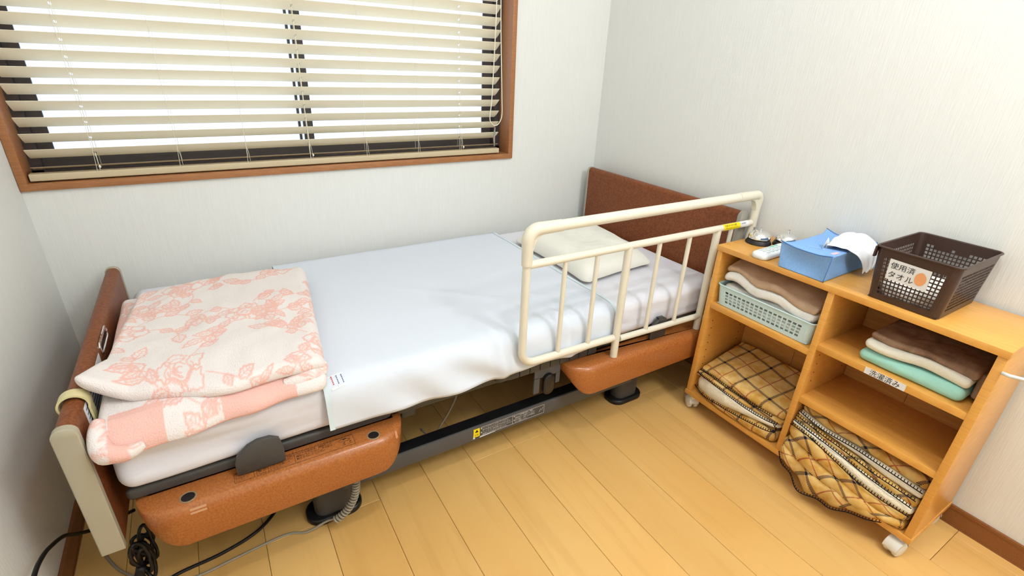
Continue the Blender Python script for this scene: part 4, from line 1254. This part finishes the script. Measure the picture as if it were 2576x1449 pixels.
# ---- tissue box in a blue fabric cover
tz = 0.6525
tx = thing('tissue_box', (-0.145, -1.243, tz), 'tissue box in a sky blue fabric cover on the cabinet', 'tissue box')
def wtis(S, uv):
    u, v = S[:, 0] / 0.244, S[:, 1] / 0.134       # -0.5..0.5
    zt = S[:, 2] / 0.073
    W = S.copy()
    a, b_ = np.abs(u) * 2, np.abs(v) * 2
    cor = np.clip((a - 0.75) / 0.25, 0, 1) * np.clip((b_ - 0.6) / 0.4, 0, 1)
    endw = np.clip((a - 0.9) / 0.1, 0, 1)
    mid = (1 - b_ ** 2)
    W[:, 0] = -0.147 + S[:, 0] - endw * np.sign(u) * 0.011 * mid * np.sin(np.clip(zt, 0, 1) * math.pi) + np.sign(u) * cor * zt * 0.006
    W[:, 1] = -1.2395 + S[:, 1] + 0.02 * S[:, 0] * 0 - np.clip((b_ - 0.9) / 0.1, 0, 1) * np.sign(v) * 0.009 * (1 - a ** 2) * np.sin(zt * math.pi * 0.9) + np.sign(v) * cor * zt * 0.007
    W[:, 1] += S[:, 0] * 0.03
    W[:, 2] = tz + 0.0004 + S[:, 2] + zt * (cor * 0.006 - 0.004 * mid * endw - 0.003 * (1 - a ** 2) * (b_ ** 4))
    return W
slab('cover', (0.244, 0.134, 0.073), 0.004, wtis, TISSUEB, tx, nu=40, nv=26, nw=12)
for s_ in (-1, 1):
    seam = MB()
    yy = [(-1.2395 + q * 0.134) for q in np.linspace(-0.5, 0.5, 12)]
    pts = []
    for q in np.linspace(-0.5, 0.5, 14):
        S1 = np.array([[s_ * 0.122, q * 0.134, 0.0725]]); pts.append(tuple(wtis(S1, None)[0] + np.array([0, 0, 0.001])))
    seam.tube(pts, 0.0014, 5)
    S2 = [tuple(wtis(np.array([[s_ * 0.1225, s2 * 0.067, h]]), None)[0]) for s2 in (-1,) for h in np.linspace(0, 0.072, 10)]
    seam.build('seam', BLUESTITCH, tx, True)
    MB().tube(S2, 0.0012, 5).build('seam', BLUESTITCH, tx, True)
mesh('printed_patch', [(-0.232, -1.288, tz + 0.0732), (-0.203, -1.292, tz + 0.0735), (-0.203, -1.301, tz + 0.073), (-0.232, -1.299, tz + 0.0727)], [(0, 1, 2, 3)], M('pink_patch', srgb(232, 190, 200), 0.6), tx)
text('cover_print', 'elegance', 0.013, (-0.236, -1.226, tz + 0.0742), (0.35, -1, 0), (1, 0.35, 0), M('pale_print', srgb(176, 206, 242), 0.7), tx, shear=0.3)
# tissue pulled out of the slot
def tissue():
    keys = [  # rows from the slot outwards: left, middle, right points of each row
        [(-0.195, -1.258, 0.722), (-0.150, -1.262, 0.7225), (-0.105, -1.262, 0.722)],
        [(-0.205, -1.262, 0.735), (-0.140, -1.252, 0.752), (-0.075, -1.258, 0.742)],
        [(-0.190, -1.290, 0.733), (-0.125, -1.280, 0.763), (-0.050, -1.276, 0.750)],
        [(-0.175, -1.310, 0.728), (-0.115, -1.310, 0.752), (-0.040, -1.305, 0.742)],
        [(-0.150, -1.329, 0.712), (-0.100, -1.334, 0.728), (-0.042, -1.330, 0.722)],
        [(-0.135, -1.338, 0.690), (-0.105, -1.346, 0.702), (-0.070, -1.345, 0.700)],
        [(-0.128, -1.341, 0.668), (-0.112, -1.350, 0.676), (-0.095, -1.350, 0.682)]]
    nu_, rows = 24, []
    K = [smooth_path(k, nu_ // 2) for k in keys]
    cols = [smooth_path([K[i][j] for i in range(len(K))], 6) for j in range(len(K[0]))]
    V, F = [], []
    R_ = len(cols[0])
    for j, c in enumerate(cols):
        for i, p in enumerate(c):
            n_ = noise.noise(Vector((j * 0.25, i * 0.22, 4.0)))
            fold = 0.0035 * math.sin(j * 0.9 + i * 0.12) * min(1, i / 8)
            V.append((p.x, p.y - 0.002 * n_, p.z + 0.004 * n_ + fold))
    for j in range(len(cols) - 1):
        for i in range(R_ - 1): F.append((j * R_ + i, (j + 1) * R_ + i, (j + 1) * R_ + i + 1, j * R_ + i + 1))
    o = mesh('tissue', V, F, TISSUE, tx, smooth=True)
    so = o.modifiers.new('thickness', 'SOLIDIFY'); so.thickness = 0.0006
    # small upright corner
    V = [(-0.222, -1.258, 0.7225), (-0.198, -1.252, 0.7225), (-0.175, -1.258, 0.7225), (-0.205, -1.256, 0.741), (-0.190, -1.250, 0.744), (-0.178, -1.254, 0.738), (-0.193, -1.254, 0.756), (-0.186, -1.252, 0.752)]
    o = mesh('tissue', V, [(0, 1, 4, 3), (1, 2, 5, 4), (3, 4, 7, 6), (4, 5, 7)], TISSUE, tx, smooth=True)
    so = o.modifiers.new('thickness', 'SOLIDIFY'); so.thickness = 0.0006
tissue()

# ---- perforated baskets
def perf_wall(mb, p00, p10, p11, p01, nx, ny, mx, my0, my1, fr=0.30, skip=None):
    """wall quad (bottom-left, bottom-right, top-right, top-left) with nx*ny square holes; mx,my margins (fractions)"""
    p00, p10, p11, p01 = [np.array(q, float) for q in (p00, p10, p11, p01)]
    us = [0.0]; cell = (1 - 2 * mx) / nx
    for i in range(nx): us += [mx + cell * (i + fr / 2), mx + cell * (i + 1 - fr / 2)]
    us += [1.0]
    vs = [0.0]; ch_ = (1 - my0 - my1) / ny
    for j in range(ny): vs += [my0 + ch_ * (j + fr / 2), my0 + ch_ * (j + 1 - fr / 2)]
    vs += [1.0]
    V = [tuple((p00 * (1 - u) + p10 * u) * (1 - v) + (p01 * (1 - u) + p11 * u) * v) for v in vs for u in us]
    n_ = len(us); F = []
    for j in range(len(vs) - 1):
        for i in range(n_ - 1):
            hole = (i % 2 == 1) and (j % 2 == 1)
            if hole and skip and skip(i // 2, j // 2): hole = False
            if not hole: F.append((j * n_ + i, j * n_ + i + 1, (j + 1) * n_ + i + 1, (j + 1) * n_ + i))
    mb.add(V, F)
def basket(root, z0, z1, base, rim, nfront, nside, ny, mat, rc, rimr, thick, skipb=None, my0=0.10, my1=0.16, mxf=0.055, mxs=0.045):
    """base/rim = x0,x1,y0,y1 ; walls: front faces -x"""
    (bx0, bx1, by0, by1), (rx0, rx1, ry0, ry1) = base, rim
    def edge(fx, fy):   # corner points of base and rim
        return None
    mb = MB()
    c = rc
    # front (x0): seen from -x, left = +y
    perf_wall(mb, (bx0, by1 - c, z0), (bx0, by0 + c, z0), (rx0, ry0 + c, z1), (rx0, ry1 - c, z1), nfront, ny, mxf, my0, my1)
    perf_wall(mb, (bx1, by0 + c, z0), (bx1, by1 - c, z0), (rx1, ry1 - c, z1), (rx1, ry0 + c, z1), nfront, ny, mxf, my0, my1, skip=skipb)
    perf_wall(mb, (bx0 + c, by0, z0), (bx1 - c, by0, z0), (rx1 - c, ry0, z1), (rx0 + c, ry0, z1), nside, ny, mxs, my0, my1)
    perf_wall(mb, (bx1 - c, by1, z0), (bx0 + c, by1, z0), (rx0 + c, ry1, z1), (rx1 - c, ry1, z1), nside, ny, mxs, my0, my1)
    # corners
    for (sx, sy, bxc, byc, rxc, ryc) in ((-1, -1, bx0 + c, by0 + c, rx0 + c, ry0 + c), (1, -1, bx1 - c, by0 + c, rx1 - c, ry0 + c), (1, 1, bx1 - c, by1 - c, rx1 - c, ry1 - c), (-1, 1, bx0 + c, by1 - c, rx0 + c, ry1 - c)):
        v, f = [], []
        for k in range(6):
            a = math.radians(90 * k / 5)
            v += [(bxc + sx * c * math.cos(a), byc + sy * c * math.sin(a), z0), (rxc + sx * c * math.cos(a), ryc + sy * c * math.sin(a), z1)]
        for k in range(5): f.append((2 * k, 2 * k + 2, 2 * k + 3, 2 * k + 1))
        mb.add(v, f)
    wl = mesh('wall_grid', mb.v, mb.f, mat, root, smooth=False)
    bmn = bmesh.new(); bmn.from_mesh(wl.data); bmesh.ops.remove_doubles(bmn, verts=bmn.verts, dist=1e-5); bmesh.ops.recalc_face_normals(bmn, faces=bmn.faces); bmn.to_mesh(wl.data); bmn.free()
    so = wl.modifiers.new('thickness', 'SOLIDIFY'); so.thickness = thick; so.offset = 0
    # slotted floor
    fb_ = MB()
    perf_wall(fb_, (bx0, by0 + 0.001, z0 + thick), (bx1, by0 + 0.001, z0 + thick), (bx1, by1 - 0.001, z0 + thick), (bx0, by1 - 0.001, z0 + thick), nside, nfront, 0.06, 0.06, 0.06, 0.45)
    bo = fb_.build('base', mat, root)
    so = bo.modifiers.new('thickness', 'SOLIDIFY'); so.thickness = thick; so.offset = 0
    pts = [(x, y, z1) for (x, y) in rrect(rx0 - rimr * 0.6, rx1 + rimr * 0.6, ry0 - rimr * 0.6, ry1 + rimr * 0.6, [rc] * 4, 0, 6)]
    tube('rim', pts, rimr, mat, root, 8, closed=True)
    return wl
zb_ = 0.6530
bb = thing('brown_basket', (-0.137, -1.488, zb_), 'dark brown perforated plastic basket with a paper note on the cabinet', 'basket')
basket(bb, zb_ + 0.0012, 0.790, (-0.245, -0.026, -1.566, -1.412), (-0.258, -0.017, -1.576, -1.400), 14, 20, 10, DBROWN, 0.014, 0.0028, 0.0013, my0=0.11, my1=0.17, mxf=0.04,
       skipb=lambda i, j: (j >= 9 and not (i < 4 or 6 < i < 8 or i > 11)) or (j == 8 and 4 < i < 6 and False))
hk_ = MB(); hk_.box(-0.262, -0.250, -1.4025, -1.3985, 0.762, 0.789); hk_.build('grip_tab', DBROWN, bb)
# note taped to the front wall, following its slope
def fx(z): return -0.245 + (-0.258 + 0.245) * (z - zb_) / (0.790 - zb_) - 0.0018
za, zc = 0.713, 0.766
nv_ = [(fx(za), -1.4380, za + 0.002), (fx(za), -1.5265, za - 0.001), (fx(zc), -1.5260, zc - 0.001), (fx(zc), -1.4370, zc + 0.002)]
nt2 = mesh('paper_note', nv_, [(0, 1, 2, 3)], PAPER, bb)
upv = (fx(zc) - fx(za), 0, zc - za)
rt_ = (0, -1, -0.03)
def np_(y, z): return (fx(z) - 0.0004, y, z)
text('note_print', '使用済', 0.0178, np_(-1.4415, 0.7465), rt_, upv, INK, nt2, ext=0.0002)
text('note_print', 'タオル', 0.0190, np_(-1.4405, 0.7225), rt_, upv, INK, nt2, ext=0.0002)
pv, pf = [], []
for k in range(36):
    a = 2 * math.pi * k / 36
    r1, r2 = 0.0118 - 0.0016 * math.sin(a) ** 2 * math.sin(a + 0.6), 0.0165
    pv.append(np_(-1.5090 - r1 * math.cos(a), 0.7385 + r2 * math.sin(a)))
mesh('note_blob', [(q[0] - 0.0002, q[1], q[2]) for q in pv], [tuple(range(36))], PEACH, nt2)

zs = 0.4495
pbk = thing('pale_blue_basket', (-0.16, -1.158, zs), 'low pale blue perforated basket on the upper left cabinet shelf', 'basket')
basket(pbk, zs + 0.0012, 0.5215, (-0.252, -0.060, -1.313, -1.000), (-0.2585, -0.053, -1.3215, -0.9925), 17, 10, 4, PALEB, 0.016, 0.0026, 0.0018, my0=0.16, my1=0.22, mxf=0.045, mxs=0.06)

# ---- towels in the pale blue basket
def soft(name, x0, x1, y0, y1, z0, z1, mat, parent=None, r=None, amp=0.004, sc=9, seed=1.0, front=None, nu=26, nv=44, tilt=None):
    sx_, sy_, sz_ = x1 - x0, y1 - y0, z1 - z0
    def wf(S, uv):
        W = S.copy(); zt = S[:, 2] / sz_
        W[:, 0] += (x0 + x1) / 2; W[:, 1] += (y0 + y1) / 2
        n1 = fbm(np.c_[W[:, 0], W[:, 1], W[:, 2]], sc, 3, seed)
        W[:, 2] = z0 + S[:, 2] + zt * amp * n1
        if tilt is not None: W[:, 2] += tilt(W, zt)
        fr_ = np.clip((-S[:, 0] / (sx_ / 2) - 0.5) * 2, 0, 1)
        W[:, 0] -= fr_ * amp * 1.2 * fbm(np.c_[W[:, 1] * 1.3, W[:, 2] * 3, W[:, 0] * 0], sc * 1.2, 2, seed + 4)
        if front is not None: W = front(W, S, fr_, zt)
        return W
    return slab(name, (sx_, sy_, sz_), r if r else sz_ * 0.48, wf, mat, parent, nu=nu, nv=nv, nw=2)
tag(soft('folded_towel', -0.246, -0.070, -1.305, -1.008, 0.4520, 0.4900, WHITET, amp=0.003, seed=2), 'white folded towel at the bottom of the pale blue basket', 'towel', 'towels in the pale blue basket')
tag(soft('folded_towel', -0.248, -0.072, -1.305, -1.006, 0.4930, 0.5260, WHITET, amp=0.004, seed=6), 'white folded towel just above the rim of the pale blue basket', 'towel', 'towels in the pale blue basket')
tw = thing('taupe_towel', (-0.16, -1.155, 0.531), 'thick towel folded with its taupe side up on top of the pale blue basket', 'towel', 'towels in the pale blue basket')
def wavy(W, S, fr_, zt):
    W[:, 2] += fr_ * 0.007 * np.sin(W[:, 1] * 42 + 1.0) - fr_ * 0.006
    W[:, 0] -= fr_ * 0.004 * np.sin(W[:, 1] * 31)
    W[:, 2] += 0.012 * np.exp(-((W[:, 1] + 1.05) / 0.06) ** 2)
    W[:, 2] -= np.clip((-1.20 - W[:, 1]) / 0.1, 0, 1) * 0.016
    return W
soft('white_side', -0.256, -0.070, -1.312, -1.004, 0.531, 0.564, WHITET, tw, amp=0.004, seed=3, front=wavy)
def tilt_t(W, zt): return zt * 0.026 * np.clip((W[:, 0] + 0.25) / 0.1, 0, 1)
soft('taupe_side', -0.252, -0.072, -1.312, -1.006, 0.5635, 0.583, TAUPE, tw, amp=0.004, seed=3.3, front=wavy, tilt=tilt_t)

tag(soft('used_towel', -0.238, -0.034, -1.556, -1.422, 0.6575, 0.700, WHITET, amp=0.010, sc=16, seed=31), 'white towel lying in the bottom of the dark brown basket', 'towel')

# ---- blankets on the right-hand upper shelf
tag(soft('mint_blanket', -0.247, -0.075, -1.672, -1.440, 0.4775, 0.5125, MINT, amp=0.003, sc=7, seed=12), 'mint green folded cloth beneath the brown blanket on the cabinet shelf', 'blanket')
bbk = thing('brown_blanket', (-0.16, -1.555, 0.516), 'brown folded blanket with cream lining on top of the mint cloth', 'blanket')
def br_front(W, S, fr_, zt):
    W[:, 2] += fr_ * 0.004 * np.sin(W[:, 1] * 36 + 2)
    W[:, 0] -= fr_ * 0.006 * np.sin(W[:, 1] * 21 + 1)
    return W
soft('cream_lining', -0.245, -0.078, -1.672, -1.446, 0.5185, 0.5430, CREAM, bbk, amp=0.003, sc=8, seed=15, front=br_front)
soft('brown_side', -0.233, -0.074, -1.678, -1.450, 0.5425, 0.5645, BROWNF, bbk, amp=0.006, sc=12, seed=15.5, front=br_front)
def hang(W, S, fr_, zt):
    return W
soft('brown_side_fold', -0.215, -0.080, -1.690, -1.6745, 0.490, 0.556, BROWNF, bbk, r=0.007, amp=0.003, seed=18, nu=16, nv=6)
o = soft('olive_cloth', -0.195, -0.060, -1.691, -1.676, 0.4775, 0.489, OLIVE, None, r=0.005, amp=0.002, seed=21, nu=14, nv=6)
tag(o, 'grey olive cloth end squeezed between the mint cloth and the cabinet side', 'cloth')

# ---- plaid fleece blankets
def stitches(par, pts, d_in, step=0.0075, ln=0.0085, rr=0.0011):
    """blanket stitch along a smooth path: yarn along the edge plus short legs pointing d_in"""
    Pth = smooth_path(pts, 8); m = MB()
    m.tube(Pth, rr * 1.25, 5)
    acc = 0.0
    for a_, b_ in zip(Pth[:-1], Pth[1:]):
        L_ = (b_ - a_).length; s_ = step - acc
        while s_ <= L_:
            q = a_.lerp(b_, s_ / L_); dd = Vector(d_in(q)) if callable(d_in) else Vector(d_in)
            m.tube([q, q + dd * ln * 0.5 + Vector((-0.0008, 0, 0)), q + dd * ln], rr, 4)
            s_ += step
        acc = L_ - (s_ - step)
    o = m.build('edge_stitching', STITCH, par, True)
    o['kind'] = 'stuff'
    return o
def fleece(name, par, ctrl, depth, mat, uvoff=(0, 0), seed=0.0, nv=70, lump=0.003, back_rise=0.0, rot=0.0):
    """a padded fold: ctrl = list of (y, x_front, z_bottom, z_top) along y; goes back by depth"""
    C = np.array(ctrl); ya, yb = C[0, 0], C[-1, 0]
    sy_ = abs(yb - ya); szm = float(np.mean(C[:, 3] - C[:, 2]))
    def sm(col, t):
        tt = np.linspace(0, 1, 60); k = np.interp(tt, np.linspace(0, 1, len(C)), C[:, col])
        ker = np.array([1, 2, 3, 2, 1.]); ker /= ker.sum()
        kk = np.convolve(np.pad(k, 2, mode='edge'), ker, 'valid')
        return np.interp(t, tt, kk)
    def wf(S, uv):
        t = 0.5 - S[:, 1] / sy_                     # 0 at the +y end
        zt = S[:, 2] / szm
        xf, z0, z1 = sm(1, t), sm(2, t), sm(3, t)
        dx = S[:, 0] + depth / 2
        W = S.copy()
        W[:, 1] = ya + (yb - ya) * t
        n1 = fbm(np.c_[W[:, 1], dx, zt * 0.02], 14, 3, seed)
        n2 = fbm(np.c_[W[:, 1], dx * 0.6, zt * 0.02], 34, 2, seed + 3)
        W[:, 0] = xf + dx - 0.004 * n1 * np.clip(1 - dx / 0.05, 0, 1)
        W[:, 2] = z0 + (z1 - z0) * zt + zt * (lump * n1 + lump * 0.4 * n2) + back_rise * np.clip(dx / depth, 0, 1) * (0.4 + 0.6 * zt)
        cr, sr_ = math.cos(rot), math.sin(rot)
        uu = uv[:, 0] * cr - uv[:, 1] * sr_ + uvoff[0]; vv = uv[:, 0] * sr_ + uv[:, 1] * cr + uvoff[1]
        uv[:, 0], uv[:, 1] = uu, vv
        return W
    return slab(name, (depth, sy_, szm), min(szm * 0.49, 0.03), wf, mat, par, nu=36, nv=nv, nw=2, k=5)

pl1 = thing('plaid_blanket', (-0.16, -1.155, 0.081), 'tan plaid fleece blanket folded neatly in the lower left cabinet bay', 'blanket', 'plaid fleece blankets')
fleece('bottom_fold', pl1, [(-0.992, -0.252, 0.0815, 0.104), (-1.05, -0.268, 0.0815, 0.112), (-1.15, -0.276, 0.0815, 0.112), (-1.25, -0.278, 0.0815, 0.128), (-1.318, -0.262, 0.0815, 0.124)], 0.225, PLAID, (0.03, 0.01), 1, rot=0.2)
fleece('sherpa_lining', pl1, [(-0.994, -0.256, 0.100, 0.154), (-1.04, -0.277, 0.100, 0.172), (-1.12, -0.284, 0.106, 0.170), (-1.21, -0.278, 0.118, 0.158), (-1.29, -0.272, 0.126, 0.160), (-1.316, -0.258, 0.132, 0.156)], 0.225, SHERPA, (0, 0), 2, lump=0.004)
fleece('middle_fold', pl1, [(-0.992, -0.258, 0.152, 0.172), (-1.06, -0.274, 0.166, 0.182), (-1.16, -0.274, 0.160, 0.174), (-1.26, -0.268, 0.156, 0.170), (-1.318, -0.258, 0.156, 0.168)], 0.225, PLAID, (0.05, 0.04), 4, rot=0.2, lump=0.002)
fleece('top_fold', pl1, [(-0.998, -0.250, 0.172, 0.192), (-1.06, -0.262, 0.180, 0.206), (-1.16, -0.262, 0.173, 0.204), (-1.26, -0.258, 0.169, 0.200), (-1.320, -0.248, 0.168, 0.196)], 0.215, PLAID, (0.02, 0.055), 5, back_rise=0.05, rot=0.2)
stitches(pl1, [(-0.262, -0.994, 0.167), (-0.279, -1.06, 0.172), (-0.280, -1.12, 0.166), (-0.280, -1.21, 0.158), (-0.276, -1.28, 0.159), (-0.268, -1.312, 0.162)], (0.0, 0, 1.0))
stitches(pl1, [(-0.254, -0.998, 0.178), (-0.268, -1.06, 0.187), (-0.269, -1.13, 0.181), (-0.268, -1.21, 0.176), (-0.264, -1.29, 0.174)], (0.15, 0, 1.0))
stitches(pl1, [(-0.262, -0.996, 0.112), (-0.283, -1.05, 0.108), (-0.287, -1.13, 0.112), (-0.286, -1.22, 0.120), (-0.280, -1.295, 0.129), (-0.270, -1.316, 0.142), (-0.272, -1.305, 0.158)], (-0.05, 0, 1.0))
pl2 = thing('plaid_blanket', (-0.17, -1.53, 0.081), 'tan plaid fleece blanket stuffed loosely in the lower right bay, hanging over the edge', 'blanket', 'plaid fleece blankets')
fleece('bottom_fold', pl2, [(-1.358, -0.270, 0.0815, 0.096), (-1.45, -0.286, 0.0815, 0.10), (-1.55, -0.288, 0.0815, 0.10), (-1.64, -0.284, 0.0815, 0.102), (-1.688, -0.268, 0.0815, 0.11)], 0.235, PLAID, (0.06, 0.02), 11, rot=0.7)
fleece('hanging_fold', pl2, [(-1.352, -0.298, 0.098, 0.130), (-1.38, -0.312, 0.076, 0.120), (-1.41, -0.303, 0.056, 0.114), (-1.45, -0.320, 0.030, 0.108), (-1.50, -0.308, 0.040, 0.104), (-1.54, -0.318, 0.046, 0.108), (-1.58, -0.302, 0.062, 0.110), (-1.62, -0.308, 0.080, 0.114), (-1.65, -0.294, 0.092, 0.118)], 0.040, PLAID, (0.01, 0.03), 12, rot=0.7, lump=0.004)
fleece('lower_fold', pl2, [(-1.350, -0.290, 0.116, 0.164), (-1.39, -0.306, 0.108, 0.160), (-1.45, -0.312, 0.098, 0.148), (-1.51, -0.304, 0.090, 0.132), (-1.57, -0.310, 0.088, 0.122), (-1.63, -0.300, 0.088, 0.114), (-1.686, -0.276, 0.09, 0.112)], 0.250, PLAID, (0.045, 0.02), 13, rot=0.7, lump=0.007)
fleece('middle_fold', pl2, [(-1.351, -0.284, 0.162, 0.206), (-1.39, -0.300, 0.156, 0.210), (-1.45, -0.304, 0.142, 0.196), (-1.51, -0.298, 0.126, 0.174), (-1.57, -0.302, 0.116, 0.160), (-1.63, -0.294, 0.110, 0.146), (-1.688, -0.272, 0.112, 0.136)], 0.240, PLAID, (0.02, 0.06), 14, rot=0.75, lump=0.007)
fleece('sherpa_lining', pl2, [(-1.353, -0.274, 0.203, 0.214), (-1.42, -0.284, 0.200, 0.212), (-1.49, -0.286, 0.180, 0.200), (-1.56, -0.290, 0.160, 0.190), (-1.62, -0.284, 0.146, 0.176), (-1.690, -0.266, 0.138, 0.160)], 0.225, SHERPA, (0, 0), 15, lump=0.006)
fleece('upper_fold', pl2, [(-1.353, -0.264, 0.214, 0.231), (-1.43, -0.274, 0.211, 0.224), (-1.51, -0.274, 0.196, 0.213), (-1.58, -0.279, 0.186, 0.204), (-1.64, -0.272, 0.174, 0.196), (-1.690, -0.262, 0.162, 0.186)], 0.215, PLAID, (0.0, 0.02), 16, rot=0.7, lump=0.005)
fleece('upper_lining', pl2, [(-1.354, -0.256, 0.231, 0.242), (-1.43, -0.262, 0.225, 0.230), (-1.52, -0.258, 0.213, 0.228), (-1.60, -0.262, 0.202, 0.224), (-1.690, -0.250, 0.188, 0.208)], 0.205, SHERPA, (0, 0), 17, lump=0.004)
fleece('top_fold', pl2, [(-1.355, -0.244, 0.242, 0.264), (-1.44, -0.252, 0.231, 0.254), (-1.52, -0.246, 0.230, 0.250), (-1.60, -0.250, 0.224, 0.248), (-1.692, -0.238, 0.210, 0.244)], 0.195, PLAID, (0.03, 0.03), 18, rot=0.7, lump=0.004)
stitches(pl2, [(-0.284, -1.355, 0.205), (-0.292, -1.42, 0.204), (-0.294, -1.49, 0.185), (-0.297, -1.56, 0.166), (-0.290, -1.62, 0.152), (-0.274, -1.688, 0.142)], (0.1, 0, 1.0))
stitches(pl2, [(-0.275, -1.356, 0.217), (-0.284, -1.43, 0.213), (-0.283, -1.51, 0.200), (-0.287, -1.58, 0.190), (-0.280, -1.64, 0.178), (-0.270, -1.685, 0.166)], (0.1, 0, 1.0))
stitches(pl2, [(-0.268, -1.356, 0.232), (-0.276, -1.43, 0.225), (-0.275, -1.51, 0.214), (-0.279, -1.58, 0.205), (-0.273, -1.64, 0.197), (-0.263, -1.685, 0.187)], (0.1, 0, 0.9))
stitches(pl2, [(-0.258, -1.356, 0.244), (-0.265, -1.43, 0.232), (-0.261, -1.52, 0.230), (-0.264, -1.60, 0.226), (-0.252, -1.688, 0.211)], (0.1, 0, 1.0))
stitches(pl2, [(-0.300, -1.356, 0.104), (-0.317, -1.38, 0.084), (-0.310, -1.41, 0.063), (-0.326, -1.45, 0.038), (-0.315, -1.50, 0.046), (-0.324, -1.54, 0.053), (-0.309, -1.58, 0.068), (-0.313, -1.62, 0.086), (-0.300, -1.65, 0.097)], (-0.05, 0, 1.0))
